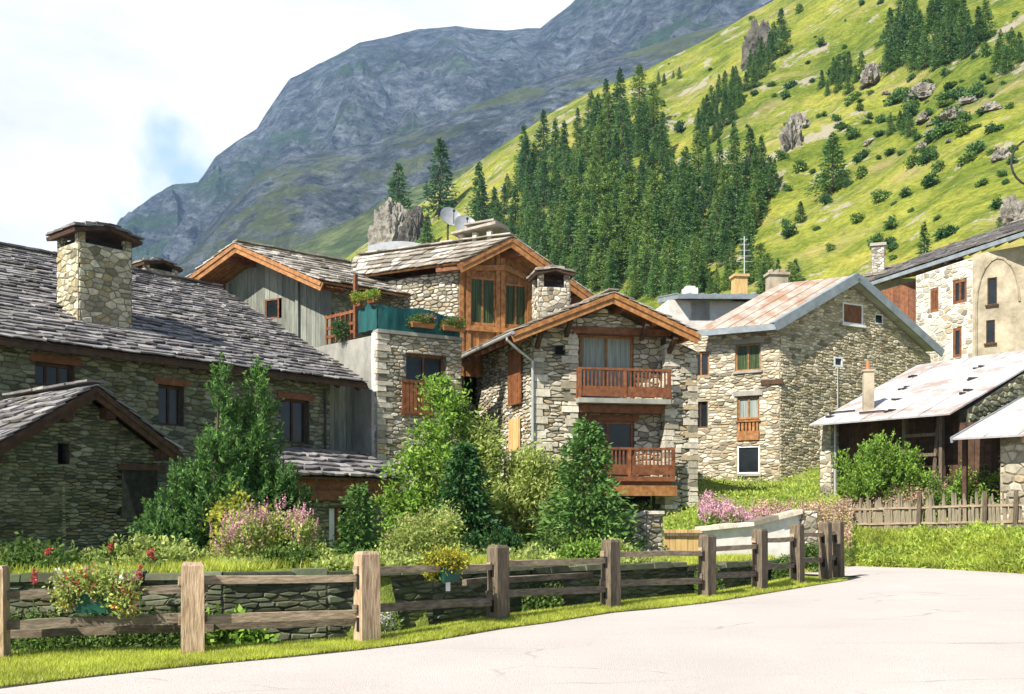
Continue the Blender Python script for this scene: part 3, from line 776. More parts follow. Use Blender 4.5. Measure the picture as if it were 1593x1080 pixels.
# ---- upper wooden gabled house with tall windows
uA = P(797,368,38); gU = V((.925,.381,0)); kU = .573
uA2 = uA+V((-.9,.436,0))*7.2; uB = uA-gU*2.04-V((0,0,2.04*kU)); uB2 = V((-6.4,39.7,uB.z)); uC = uA+gU*3.6-V((0,0,3.6*kU)); uC2 = uC+(uA2-uA)
wooden = thing('wooden_gable_house', 'upper house with orange timber gable and tall olive curtained windows', 'house', (uA.x-1,uA.y+2,1.5))
ro = gable_roof(wooden, uA, uA2, uB, uB2, uC, uC2, SB, M['wood'], .38, .34)
Uf = Fr(uA+V((-.381,.925,0))*.75, gU); zu = lambda u: uA.z-.3-kU*abs(u)
uL = Uf.uv(714,470)[0]; uRr = 3.1
wl = Uf.rect(731,432,771,505); wr = Uf.rect(785,442,820,508)
zb = Uf.uv(714,585)[1]
mb = MB(); planks(mb, Uf, [(uL,zb),(uRr,zb),(uRr,zu(uRr)),(0,zu(0)),(uL,zu(-uL))], .16, -.1, 0, 0, [wl, wr])
mb.build('timber_wall', M['wood'], wooden)
mb = MB()
for xx in (uL, wl[0]-.16, wl[1]+.0, wr[0]-.18, wr[1]+.0):
    mb.box(Uf, xx, xx+.17, 0, .07, zb, min(zu(abs(xx)), zu(abs(xx+.17)))-.02)
mb.box(Uf, uL, uRr, 0.02, .12, wl[2]-.28, wl[2]-.08); 
mb.beam(Uf.p(uL,.1,wl[3]+.25), Uf.p(0,.1,zu(0)-.75), .1, .2); mb.beam(Uf.p(uRr,.1,wr[3]-.55), Uf.p(0,.1,zu(0)-.75), .1, .2)
mb.build('timber_frame', M['wood'], wooden)
for r in (wl, wr): window(wooden, Uf, r, .08, 'wood', 'curtain_green', 1, 0, .075)
mb = MB(); mb.box(Uf, uL+.1, uRr-.1, -2.2, -.3, zb, zu(2)-.2); 
cU = Uf.p(uL,0,0); UsU = V((.9,-.436,0)); Us = Fr(cU-UsU*5.2, UsU)
mb2 = MB(); stone_wall(mb2, Us, [(0,4),(5.2,4),(5.2,uB.z-.1),(0,uB.z-.25)], (), (.08,.2), (.14,.4), .07, gap=.014); mb2.build('wall', [M['stone'], M['mortar_dark']], wooden)
# louvred slate cap on the ridge
fc = Fr(uA+V((-.9,.436,0))*2.2, V((.9,-.436,0)))
z0 = uA.z+.05
mb = MB()
for (a,b) in ((0,0),(1.25,0),(0,-.7),(1.25,-.7),(.62,0)): mb.box(fc, a-.12, a+.06, b-.12, b+.06, z0-.35, z0+.28)
cp = mb.each('chimney_pier', M['stone'], wooden)
mb = MB(); mb.hexa([fc.p(-.35,.25,z0+.28), fc.p(1.6,.25,z0+.45), fc.p(1.6,-1,z0+.45), fc.p(-.35,-1,z0+.28), fc.p(-.35,.25,z0+.36), fc.p(1.6,.25,z0+.56), fc.p(1.6,-1,z0+.56), fc.p(-.35,-1,z0+.36)])
mb.hexa([fc.p(.2,.2,z0+.58), fc.p(1.5,.2,z0+.6), fc.p(1.5,-.9,z0+.6), fc.p(.2,-.9,z0+.58), fc.p(.2,.2,z0+.64), fc.p(1.5,.2,z0+.68), fc.p(1.5,-.9,z0+.68), fc.p(.2,-.9,z0+.64)])
mb.build('chimney_cap', SB, cp)
# white domed roof light left of it
q = P(622,388,42.5); mb = MB()
for k in range(9):
    a0 = -1+2*k/9; a1 = -1+2*(k+1)/9; f = lambda a: .22*(1-a*a)
    mb.hexa([q+V((a0*1.3,-.5,-.3)), q+V((a1*1.3,-.5,-.3)), q+V((a1*1.3,.5,-.3)), q+V((a0*1.3,.5,-.3)), q+V((a0*1.3,-.5,f(a0))), q+V((a1*1.3,-.5,f(a1))), q+V((a1*1.3,.5,f(a1))), q+V((a0*1.3,.5,f(a0)))])
mb.build('roof_light', M['zinc'], wooden)

# ---- terrace building with teal parapet
tc0 = P(588,518,33.3); T = Fr(tc0, (.85,.53)); TL = Fr(T.p(0,0,0)-V((.7,-.72,0)).normalized()*5.2, (.7,-.72)); TLw = 5.2
terr = thing('terrace_house', 'stone terrace house with a teal canvas balustrade and pale corner pillar', 'house', T.p(1.6,-2,.3))
zT = tc0.z; tw = 3.2
op = T.rect(632,552,694,640)
mb = MB(); stone_wall(mb, T, [(.0,-.1),(tw,-.1),(tw,zT),(.0,zT)], [op], (.07,.17), (.14,.42), .06)
quoins(mb, T, 0.0, 1, .2, zT-.1)
dark_back(mb, T, op, .6); mb.box(T, -.0, tw, -2.6, -.3, zT-.3, zT-.02, 1)
mb.build('wall', [M['stone'], M['mortar'], M['black']], terr)
mb = MB(); mb.box(TL, 0, TLw-.32, -.25, 0, -.1, zT-.05); mb.build('side_wall', M['concrete'], terr)
mb = MB(); mb.box(TL, TLw-.32, TLw+.02, -.3, .03, -.1, zT+.03); mb.build('corner_pillar', M['stucco'], terr)
mb = MB(); mb.box(T, -.05, tw, -.35, .12, zT+.0, zT+.12); mb.build('coping', M['concrete'], terr)
zp = zT+.98; segs = []
mb = MB()
n = 10
for f, a, b in ((T, .02, tw-.1), (TL, TLw-1.1, TLw-.02)):
    for i in range(n):
        x0 = a+(b-a)*i/n; x1 = a+(b-a)*(i+1)/n; d0 = .04*math.sin(i*1.3); d1 = .04*math.sin((i+1)*1.3)
        zz0 = zp-.06*math.sin(i*.9)-(.12*i/n if f is T else 0); zz1 = zp-.06*math.sin((i+1)*.9)-(.12*(i+1)/n if f is T else 0)
        mb.hexa([f.p(x0,.02+d0,zT+.13), f.p(x1,.02+d1,zT+.13), f.p(x1,d1,zT+.13), f.p(x0,d0,zT+.13), f.p(x0,.02+d0,zz0), f.p(x1,.02+d1,zz1), f.p(x1,d1,zz1), f.p(x0,d0,zz0)])
mb.build('balustrade', M['teal'], terr)
FT2 = Fr(TL.p(0,-.1,0), TL.U)
mb = MB(); a, _ = FT2.uv(508,500); b, _ = FT2.uv(553,500)
for z in (zT+.25, zT+.55, zT+.95): mb.box(FT2, a, b, -.03, .03, z-.05, z+.05)
for i in range(7): x = a+(b-a)*i/6; mb.box(FT2, x-.03, x+.03, -.045, .02, zT, zT+1.05)
mb.build('wooden_railing', M['wood_red'], terr)
mb = MB(); x = FT2.uv(553,500)[0]; mb.box(FT2, x-.06, x+.06, -.06, .06, zT, zT+2.2); mb.build('porch_post', M['wood_red'], terr)
window(terr, T, op, .3, 'wood_red', 'glass', 1)
r = T.rect(626,596,668,642); mb = MB()
for i in range(8): x = r[0]+(r[1]-r[0])*i/7; mb.box(T, x-.07, x+.05, .10, .14, r[2], r[3])
mb.box(T, r[0]-.1, r[1]+.1, .06, .16, r[3]-.02, r[3]+.08); mb.box(T, r[0]-.1, r[1]+.1, -.3, .16, r[2]-.1, r[2]); mb.build('railing', M['wood_red'], terr)
q = T.rect(690,565,722,700); mb = MB(); mb.box(T, q[0], q[1], -.5, .05, q[2], q[3]+.3); 

# ---- middle stone chalet with two balconies
mA = P(955,455,33); gM = V((.98,.2,0)); kM = .415; bM = V((-.35,.94,0)); mL = 6.6
mB = mA-gM*3.37-V((0,0,1.40)); mC = mA+gM*2.98-V((0,0,1.24))
chal = thing('stone_chalet', 'sunlit stone chalet with two stacked timber balconies under a slate gable', 'house', (mA.x,mA.y+3,.4))
ro = gable_roof(chal, mA, mA+bM*mL, mB, mB+bM*mL, mC, mC+bM*mL, SB, M['wood'], .34, .3)
Mf = Fr(mA+bM*.85, gM); zm = lambda u: mA.z-.32-kM*abs(u)
uL = Mf.uv(832,600)[0]; uR = Mf.uv(1083,600)[0]; uc = Mf.uv(897,600)[0]; ud = Mf.uv(1036,600)[0]
zsof = Mf.uv(960,520)[1]
mb = MB()
vent = Mf.rect(864,538,879,552)
stone_wall(mb, Mf, [(uL,0),(uc,0),(uc,zm(uc)),(uL,zm(uL))], [vent], (.07,.17), (.16,.54), .06, thick=.55)
tp = clip(clip([(uc+.001,zsof+.2),(ud-.001,zsof+.2),(ud-.001,12),(uc+.001,12)], 0, zm(0), kM, 1), 0, zm(0), -kM, 1)
stone_wall(mb, Mf, tp, (), (.07,.17), (.16,.5), .06, thick=.5)
stone_wall(mb, Mf, [(ud,0),(uR,0),(uR,zm(uR)),(ud,zm(ud))], (), (.08,.18), (.2,.5), .08, thick=.55)
mb.box(Mf, vent[0], vent[1], -.3, -.2, vent[2], vent[3], 2)
# recessed back wall of the balconies
Mr = Mf.back(.55); w1 = Mr.rect(902,522,985,600); w2 = Mr.rect(905,655,986,735); w1 = (w1[0],w1[1],w1[2]-.55,w1[3]); w2 = (w2[0],w2[1],w2[2]-.6,w2[3])
stone_wall(mb, Mr, [(uc-.4,0),(ud+.4,0),(ud+.4,zsof+.1),(uc-.4,zsof+.1)], [w1, w2, (uc-.2,ud-.2,0.01,Mf.uv(960,770)[1])], (.1,.24), (.18,.5), .06)
for r in (w1, w2): dark_back(mb, Mr, r, .5)
mb.box(Mr, uc-.3, ud+.3, -2, -1.9, 0, 3, 2)
cM = Mf.p(uL,0,0); UL = V((.35,-.94,0)); ML = Fr(cM-UL*6.2, UL)
sh = ML.rect(797,544,815,630); sh2 = ML.rect(798,652,813,702); dk = ML.rect(722,560,741,622)
stone_wall(mb, ML, [(0,0),(6.2,0),(6.2,mB.z+.1),(0,mB.z+.1)], [dk], (.07,.17), (.14,.42), .06, gap=.014, thick=.4)
quoins(mb, Mf, uL, 1, .2, zm(uL)-.25); quoins(mb, Mf, uc, -1, .2, zsof-.1); quoins(mb, Mf, ud, 1, .2, zsof-.2); quoins(mb, Mf, uR, -1, .2, zm(uR)-.25)
dark_back(mb, ML, dk, .4)
mb.build('wall', [M['stone'], M['mortar_dark'], M['black']], chal)
mb = MB(); planks(mb, ML, [(sh[0],sh[2]),(sh[1],sh[2]),(sh[1],sh[3]),(sh[0],sh[3])], .3, .09, .16); mb.build('shutter', M['wood_red'], chal)
mb = MB(); planks(mb, ML, [(sh2[0],sh2[2]),(sh2[1],sh2[2]),(sh2[1],sh2[3]),(sh2[0],sh2[3])], .3, .09, .16); tag(mb.build('shutter', M['ochre'], chal), 'small ochre shutter')
window(chal, Mr, w1, .1, 'wood', 'curtain', 1, 0, .09, lintel='wood_red')
window(chal, Mr, w2, .1, 'wood_red', 'glass', 1, 0, .1, lintel='wood_red')
z1 = Mf.uv(960,622)[1]; z2 = Mf.uv(960,742)[1]
b1 = balcony(chal, Mf, uc-.05, ud+.02, z1, -.55, .45, 1.02, 'concrete')
b2 = balcony(chal, Mf, uc+.1, ud+.15, z2, -.55, .5, .98, 'wood_red')
mb = MB(); mb.box(Mf, uc+.9, ud+.2, .1, .55, z2-.65, z2-.3); mb.box(Mf, uc-.1, ud+.1, -.5, .25, z2-.3, z2-.165); mb.each('beam', M['wood'], chal)
mb = MB(); mb.box(Mf, uc-.15, ud+.15, -.3, .09, zsof-.02, zsof+.2); mb.box(Mf, uc-.05, ud+.05, -.4, .02, z1-.45, z1-.18); mb.each('lintel', M['wood_red'], chal)
# braces under the verge and gutter with downpipe
mb = MB()
for u in (-2.3,-1.3,1.35,2.35):
    mb.beam(Mf.p(u,.05,zm(u)-.5), Mf.p(u,.7,zm(u)-.1), .14, .14)
mb.each('brace', M['wood_dark'], chal)
mb = MB(); g0 = mB-gM*.06+V((0,0,-.06)); mb.tube([g0-bM*.05, g0+bM*mL], .065, 8)
d0 = g0+bM*.5; d2 = Mf.p(uL-.1,.12,mB.z-.85); mb.tube([d0, d0+V((0,0,-.15)), d0.lerp(d2,.5)+V((0,0,-.1)), d2, Mf.p(uL-.1,.12,1.)], .05, 8)
mb.build('gutter', M['zinc'], chal)
eave_rafters(ro, mB+bM*.3, mB+bM*mL, gM, kM, .75, M['wood_red'], 1.0, .2)
# chimney on the ridge
fm = Fr(mA+bM*4.2, gM); a = fm.uv(838,450)[0]; b = fm.uv(887,450)[0]
z0 = CZ+(HY-500)/F_*fm.o.y if False else mA.z-.9
chimney(chal, fm, a, b, -1.1, .0, mA.z-1.2, CZ+(HY-448)/F_*(mA.y+4), 'slate_brown', 'stone', pill=.5, over=.14)

# ---- right hand stone house with metal roof
rA = P(1335,428,42); gR = V((.878,.479,0)); kR = .532; wR = V((-.874,.485,0))
rB = rA-gR*4.58-V((0,0,4.58*kR)); rC = rA+gR*5.2-V((0,0,5.2*kR))
rh = thing('rubble_stone_house', 'tall rubble stone house with pale metal gable roof and small windows', 'house', (rA.x,rA.y+3,2))
Lr = 3.3
mb = MB()
def seam_roof(mb, c, step=.6, m=0, th=.05):
    c = [V(x) for x in c]; N = (c[1]-c[0]).cross(c[3]-c[0]).normalized(); N = -N if N.z < 0 else N
    mb.hexa([q-N*th for q in c]+[q for q in c], m)
    n = int((c[1]-c[0]).length/step)
    for i in range(1, n):
        a = bil(c, i/n, 0); b = bil(c, i/n, 1); mb.beam(a+N*.01, b+N*.01, .025, .03, m)
    return N
seam_roof(mb, [rB+wR*Lr, rB, rA, rA+wR*Lr], .55)
ro = mb.build('roof', M['metal_rust'], rh)
mb = MB(); seam_roof(mb, [rC, rC+wR*Lr, rA+wR*Lr, rA], .6); tag(mb.build('roof', M['metal'], rh), 'pale far slope of the roof')
mb = MB()
for (E_, S_) in ((rB, rA), (rC, rA)):
    d = (S_-E_).normalized()
    mb.beam(E_-d*.1-wR*.03-V((0,0,.1)), S_-wR*.03-V((0,0,.1)), .06, .36)
    mb.beam(E_-d*.1+wR*.12+V((0,0,.06)), S_+wR*.12+V((0,0,.06)), .3, .04)
mb.beam(rB+wR*.0-V((0,0,.14)), rB+wR*Lr-V((0,0,.14)), .1, .24)
mb.build('verge_board', M['metal_blue'], ro)
of = V((-.479,.878,0))*.4; Rf = Fr(rA+of, gR); zr = lambda u: rA.z-.35-kR*abs(u)
uL = Rf.uv(1213,600)[0]; uR = Rf.uv(1447,600)[0]
h1 = Rf.rect(1311,472,1343,505); h2 = Rf.rect(1361,489,1374,504); h3 = Rf.rect(1297,555,1311,571)
mb = MB(); stone_wall(mb, Rf, [(uL,1.8),(uR+1,1.8),(uR+.0,zr(uR)),(0,zr(0)),(uL,zr(-uL))], [h1,h2,h3], (.06,.17), (.12,.42), .045, gap=.014)
for r in (h1,h2,h3): dark_back(mb, Rf, r, .4)
mb.build('gable_wall', [M['stone_tan'], M['mortar_tan'], M['black']], rh)
cR = Rf.p(uL,0,0); URl = V((.874,-.485,0)); RL = Fr(cR-URl*7, URl)
ww = [RL.rect(1077,548,1103,586), RL.rect(1144,535,1183,577), RL.rect(1077,625,1101,666), RL.rect(1147,616,1181,686), RL.rect(1147,694,1182,737), RL.rect(1081,705,1086,730), RL.rect(1095,757,1112,768)]
zte = rB.z-.12
mb = MB(); stone_wall(mb, RL, [(0,1.8),(7,1.8),(7,zte),(0,zte)], ww, (.07,.17), (.12,.46), .05, gap=.014)
for r in ww: dark_back(mb, RL, r, .4)
mb.build('wall', [M['stone_cream'], M['mortar_tan'], M['black']], rh)
window(rh, RL, ww[0], .12, 'wood', 'glass', 1, 0, .07); window(rh, RL, ww[1], .12, 'wood', 'curtain_green', 1, 0, .07, sill='concrete', lintel='concrete')
window(rh, RL, ww[2], .14, 'wood_dark', 'glass', 1); window(rh, RL, (ww[3][0],ww[3][1],ww[3][2]+.9,ww[3][3]), .14, 'wood', 'curtain', 1, 0, .08, lintel='concrete')
window(rh, RL, ww[4], .06, 'white', 'glass', 0, 0, .06, sill='concrete')
mb = MB(); r = ww[3]
mb.box(RL, r[0]-.05, r[1]+.05, -.08, .09, r[2]+.78, r[2]+.86); mb.box(RL, r[0], r[1], -.06, .07, r[2]+.02, r[2]+.4)
for i in range(6): x = r[0]+(r[1]-r[0])*(i+.5)/6; mb.box(RL, x-.05, x+.05, -.04, .05, r[2]+.4, r[2]+.78)
mb.build('railing', M['wood'], rh)
window(rh, Rf, h1, .06, 'white', 'wood_red', 0, 0, .07, sill='white'); window(rh, Rf, h2, .06, 'white', 'glass', 0, 0, .04); window(rh, Rf, h3, .04, 'white', 'glass', 0, 0, .08)
mb = MB(); q = Rf.uv(1302,572); mb.tube([Rf.p(q[0],.04,q[1]), Rf.p(q[0],.04,2.6)], .025, 6); mb.build('pipe', M['zinc'], rh)
mb = MB(); q = Rf.rect(1180,580,1250,600); mb.box(RL, 7-.75, 7.15, -.02, .1, q[2]+.05, q[2]+.25); mb.build('corner_slab', M['wood_dark'], rh)
# ---- chimneys seen over the metal roof (stand on the roof of the house behind)
qh = thing('white_dormer_house', 'small white walled house with grey roof behind the metal gable, brown boarded window', 'house', P(1120,480,47)-V((0,0,4)))
Q = Fr(P(1030,480,46), V((1,.12,0))); 
qa = Q.uv(1040,500)[0]; qb = Q.uv(1215,500)[0]; zq0 = Q.uv(1100,520)[1]; zq1 = Q.uv(1100,468)[1]
wq = Q.rect(1075,467,1104,499)
mb = MB(); mb.poly_prism(Q, [(qa,zq0-1.5),(qb,zq0-1.5),(qb,zq1),(qa,zq1)], -2.5, 0, [wq]); mb.build('wall', M['stucco'], qh)
window(qh, Q, wq, .1, 'wood_red', 'wood_red', 1)
mb = MB(); a = Q.uv(1049,470)[0]; b = Q.uv(1206,470)[0]; zz = Q.uv(1100,466)[1]
mb.hexa([Q.p(a,.6,zz-.12), Q.p(b,.6,zz-.02), Q.p(b,-3,zz+.5), Q.p(a,-3,zz+.4), Q.p(a,.6,zz+.1), Q.p(b,.6,zz+.2), Q.p(b,-3,zz+.75), Q.p(a,-3,zz+.65)])
for i in range(9): x = a+(b-a)*i/8; mb.beam(Q.p(x,.6,zz+.12+.1*i/8), Q.p(x,-3,zz+.68+.1*i/8), .05, .05)
mb.build('roof', M['metal_blue'], qh)
for (x0,x1,yt,mt,nb_) in ((1066,1086,441,'stucco',1),(1144,1163,424,'terracotta',1),(1198,1226,421,'stone_tan',2)):
    Qc = Q.back(1.4); a = Qc.uv(x0,450)[0]; b = Qc.uv(x1,450)[0]; z_t = Qc.uv(x0,yt+6)[1]
    mb = MB(); mb.box(Qc, a, b, -.6, 0, zz-.3, z_t)
    if mt != 'stucco': mb.box(Qc, a-.08, b+.08, -.68, .08, z_t, z_t+.12)
    else: mb.box(Qc, a+.1, b-.1, -.5, -.1, z_t, z_t+.1)
    if nb_ == 2:
        for t in (.1,.45,.8): mb.box(Qc, a+(b-a)*t, a+(b-a)*t+.08, -.5, -.1, z_t+.12, z_t+.3)
    mb.build('chimney', M['stucco' if mt == 'stucco' else 'ochre' if mt == 'terracotta' else 'tan'], qh)
ant = thing('tv_antenna', 'thin tv antenna mast standing on the roof behind the metal gable', 'antenna', P(1158,455,48))
mb = MB(); p = P(1158,455,48); h = (455-368)/F_*48; mb.tube([p, p+V((0,0,h))], .03, 6); mb.build('mast', M['zinc'], ant)
mb = MB()
for k in range(5): z = h*(.55+.1*k); L_ = .38-.05*k; mb.tube([p+V((-L_,0,z)), p+V((L_,0,z))], .018, 5)
mb.tube([p+V((0,-.4,h*.9)), p+V((0,.6,h*.9))], .02, 5); mb.build('antenna_rods', M['zinc'], ant)

# ---- upper right house
WE0 = P(1352,440,55); WE1 = P(1620,352,CZ and 12.5*0+F_*(WE0.z-CZ)/(HY-352)); WE1 = V((WE1.x, WE1.y, WE0.z))
we = (WE1-WE0); we.z = 0; we.normalize(); win = V((-we.y, we.x, 0)); win = -win if win.x < 0 else win
uh = thing('hillside_house', 'high hillside house with whitewashed and tan walls under a long dark eave', 'house', (WE0.x+3,WE0.y-1,7))
rc = [WE0-we*1, WE1+we*3, WE1+we*3+win*5+V((0,0,2.3)), WE0-we*1+win*5+V((0,0,2.3))]
s0, NW = slates(rc, .4, (.4,.8), (.04,.08)); deck(s0, rc, NW, .14, 1); ro = s0.build('roof', [SL, M['wood']], uh)
mb = MB(); mb.beam(WE0-we-V((0,0,.1)), WE1+we*3-V((0,0,.1)), .1, .2); mb.build('gutter', M['metal_blue'], ro)
eave_rafters(ro, WE0, WE1+we*3, win, .46, .8, M['wood'], 1.0, .22)
W1 = Fr(P(1425,500,50.5), (.42,-.9)); W2o = W1.p(W1.uv(1513,500)[0],0,0); W2 = Fr(W2o, (.79,-.61))
uW = W1.uv(1513,500)[0]
r1 = [W1.rect(1447,448,1460,486), W1.rect(1482,435,1504,472), W1.rect(1482,510,1496,556)]
zW = 13.2
mb = MB(); z1a = W1.uv(1430,428)[1]; z1b = W1.uv(1508,402)[1]
stone_wall(mb, W1, [(0,6),(uW,6),(uW,z1b),(0,z1a)], r1, (.12,.28), (.2,.5), .04); 
for r in r1: dark_back(mb, W1, r, .3)
mb.build('white_wall', [M['stone_white'], M['stucco'], M['black']], uh)
for r in r1: window(uh, W1, r, .08, 'wood_red', 'wood_red' if r is r1[0] else 'glass', 1 if r is not r1[2] else 0, 0, .14)
r2 = [W2.rect(1536,432,1551,474), W2.rect(1534,498,1548,534)]
z2a = W2.uv(1520,402)[1]
mb = MB(); mb.poly_prism(W2, [(0.02,6),(5,6),(5,z2a+.4),(0.02,z2a+.2)], -.3, 0, r2)
for r in r2: dark_back(mb, W2, r, .25, 1)
mb.build('tan_wall', [M['tan'], M['black']], uh)
for r in r2: window(uh, W2, r, .1, 'wood_dark', 'glass', 0, 0, .05, sill='wood_dark')
mb = MB()   # raised edge of the blind arch
c = W2.uv(1556,445); 
ax0, az0 = W2.uv(1519,470); ax1, az1 = W2.uv(1586,430); top = W2.uv(1552,394)[1]
pts = [(ax0, 6.5)]+[(ax0+(ax1-ax0)*(1-math.cos(math.pi*k/10))/2, az0-.2+(top-az0)*math.sin(math.pi*k/10)) for k in range(11)]
for a, b in zip(pts[:-1], pts[1:]): mb.beam(W2.p(a[0],.03,a[1]), W2.p(b[0],.03,b[1]), .05, .10)
mb.build('arch_band', M['tan'], uh)
Wb = Fr(P(1378,470,53.5), (.75,-.66)); a = 0; b = Wb.uv(1427,470)[0]
mb = MB(); planks(mb, Wb, [(a-.5,6.5),(b,6.5),(b,Wb.uv(1427,436)[1]),(a-.5,Wb.uv(1380,452)[1])], .25); mb.build('boarded_loft', M['wood_red'], uh)
hc = thing('hill_chimney_house', 'mossy roofed house with slim stone chimney above the metal gable', 'house', P(1420,440,58)-V((0,0,3)))
c4 = [P(1345,432,56), P(1500,405,54), P(1492,388,60), P(1348,424,60)]
s0, N_ = slates(c4, .4, (.4,.8)); deck(s0, c4, N_, .4, 0); s0.build('roof', [M['slate_brown']], hc)
mb = MB(); fw = Fr(P(1350,440,57.5), (1,-.05)); mb.box(fw, 0, 5.2, -4, 0, 8, P(1350,434,57.5).z); mb.build('wall', M['stucco'], hc)
fq = Fr(P(1356,420,57), (.9,-.3)); b = fq.uv(1376,400)[0]
mb = MB(); stone_block(mb, fq, 0, b, -.7, 0, fq.uv(1360,430)[1], fq.uv(1360,383)[1]); mb.box(fq, -.1, b+.1, -.8, .1, fq.uv(1360,383)[1], fq.uv(1360,379)[1]+.02); ch = mb.build('chimney', [M['stone_white'], M['mortar']], hc)

# ---- barn on the right with weathered sheet roof
bE0 = P(1258,661,33.2); bE1 = P(1477,643,29.15); bE1.z = bE0.z
bR0 = P(1427,569,38); bR1 = P(1660,533,33); bR1.z = bR0.z = (bR0.z+bR1.z)/2
barn = thing('open_barn', 'open fronted timber barn under a pale rust stained sheet metal roof', 'barn', (12.5,33,2))
mb = MB(); c4 = [bE0, bE1, bR1, bR0]; NB = seam_roof(mb, c4, .9); ro = mb.build('roof', M['metal'], barn)
mb = MB()
for i in range(26):   # small snow guards scattered in rows
    a_, b_ = (i*.377) % 1*.9+.05, (.12, .3, .5, .72)[i % 4]+U01(-.03,.03); p = bil([V(x) for x in c4], a_, b_)+NB*.03
    mb.beam(p+V((-.09,0,0)), p+V((.09,.03,0)), .09, .07)
for (a_, b_, c_) in ((.03,.22,.15),(.3,.48,.1)):
    mb.beam(bil(c4,a_,c_)+NB*.06, bil(c4,b_,c_)+NB*.06, .04, .05)
mb.each('snow_guard', M['iron'], ro)
be = (bE1-bE0).normalized(); bi = V((-be.y, be.x, 0)); bi = bi if bi.y > 0 else -bi
BF = Fr(bE0+bi*1.0-be*0, be); Lb = (bE1-bE0).length
mb = MB(); planks(mb, BF.back(.5), [(0,1.2),(Lb,1.2),(Lb,bE0.z+.4),(0,bE0.z+.4)], .22); 
mb.build('boarded_wall', M['wood_dark'], barn)
mb = MB(); q0 = BF.uv(1278,700)[0]; q1 = BF.uv(1296,700)[0]
stone_block(mb, BF, q0, q1, -.3, .1, 1.0, bE0.z+.15); mb.build('stone_pier', [M['stone'], M['mortar_tan']], barn)
mb = MB(); mb.tube([BF.p(q1+.12,.05,bE0.z+.1), BF.p(q1+.12,.05,1.2)], .05, 8); mb.build('downpipe', M['zinc'], barn)
Bg = Fr(bE1+bi*.6, (bR1-bR0).normalized().cross(V((0,0,1)))*-1 if False else (bR1-bE1)); Lg = 7
kb = (bR1.z-bE1.z)/((V((bR1.x,bR1.y,0))-V((bE1.x,bE1.y,0))).length)
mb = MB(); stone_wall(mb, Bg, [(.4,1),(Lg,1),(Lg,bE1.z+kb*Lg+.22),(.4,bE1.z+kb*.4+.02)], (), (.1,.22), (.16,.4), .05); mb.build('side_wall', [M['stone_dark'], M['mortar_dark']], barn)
mb = MB(); pf = BF
for (x, w) in ((1405,.12),(1462,.1)): q = BF.uv(x,690)[0]; mb.box(BF, q, q+w, -.1, .06, 1.2, bE0.z+.2)
for y in (677, 708): z = BF.uv(1440,y)[1]; a = BF.uv(1408,y)[0]; mb.box(BF, a, a+1.1, -.06, .08, z-.05, z+.05)
mb.beam(BF.p(BF.uv(1447,700)[0],.0,1.3), BF.p(BF.uv(1460,640)[0],.0,bE0.z), .08, .08)
mb.each('timber_post', M['wood_old'], barn)
pp = ray_plane(1350, 640, bE0, NB); mb = MB(); fp = Fr(pp, (1,-.2)); zt = CZ+(HY-578)/F_*pp.y
mb.box(fp, -.13, .2, -.3, 0, pp.z-.2, zt); mb.box(fp, -.17, .24, -.34, .04, zt, zt+.07); fl = mb.build('flue', M['tan'], barn)
mb = MB(); mb.tube([fp.p(.03,-.15,zt+.07), fp.p(.03,-.15,zt+.35)], [.08,.06], 8); mb.build('flue_pot', M['terracotta'], fl)
# ---- little shelter at the right edge
sE0 = P(1480,682,27.6); sE1 = P(1640,663,25.6); sE1.z = sE0.z
sR0 = P(1590,618,31.5); sR1 = P(1760,590,29)
shel = thing('sheet_roof_shelter', 'small open shelter with pale sheet roof and stone pier at the right edge', 'shed', (13.5,28.5,1.8))
mb = MB(); seam_roof(mb, [sE0, sE1, sR1, sR0], .8); ro = mb.build('roof', M['metal'], shel)
mb = MB(); mb.beam(sE0-V((0,0,.05)), sR0-V((0,0,.05)), .06, .16); mb.build('verge_board', M['metal_blue'], ro)
se = (sE1-sE0).normalized(); SF = Fr(sE0+V((.25,.9,0)), se)
a = SF.uv(1556,700)[0]; mb = MB(); stone_wall(mb, SF, [(a,1),(a+3,1),(a+3,sE0.z+.2),(a,sE0.z+.2)], (), (.12,.3), (.2,.5), .06, thick=.4); mb.build('stone_pier', [M['stone'], M['mortar_tan']], shel)
mb = MB(); planks(mb, SF.back(1.4), [(-.3,1),(a+3,1),(a+3,sE0.z+.6),(-.3,sE0.z+.6)], .25); mb.build('boarded_wall', M['wood_dark'], shel)
mb = MB(); q = SF.uv(1497,700)[0]; mb.box(SF, q, q+.12, -.1, .02, 1, sE0.z+.1); mb.build('timber_post', M['wood_dark'], shel)

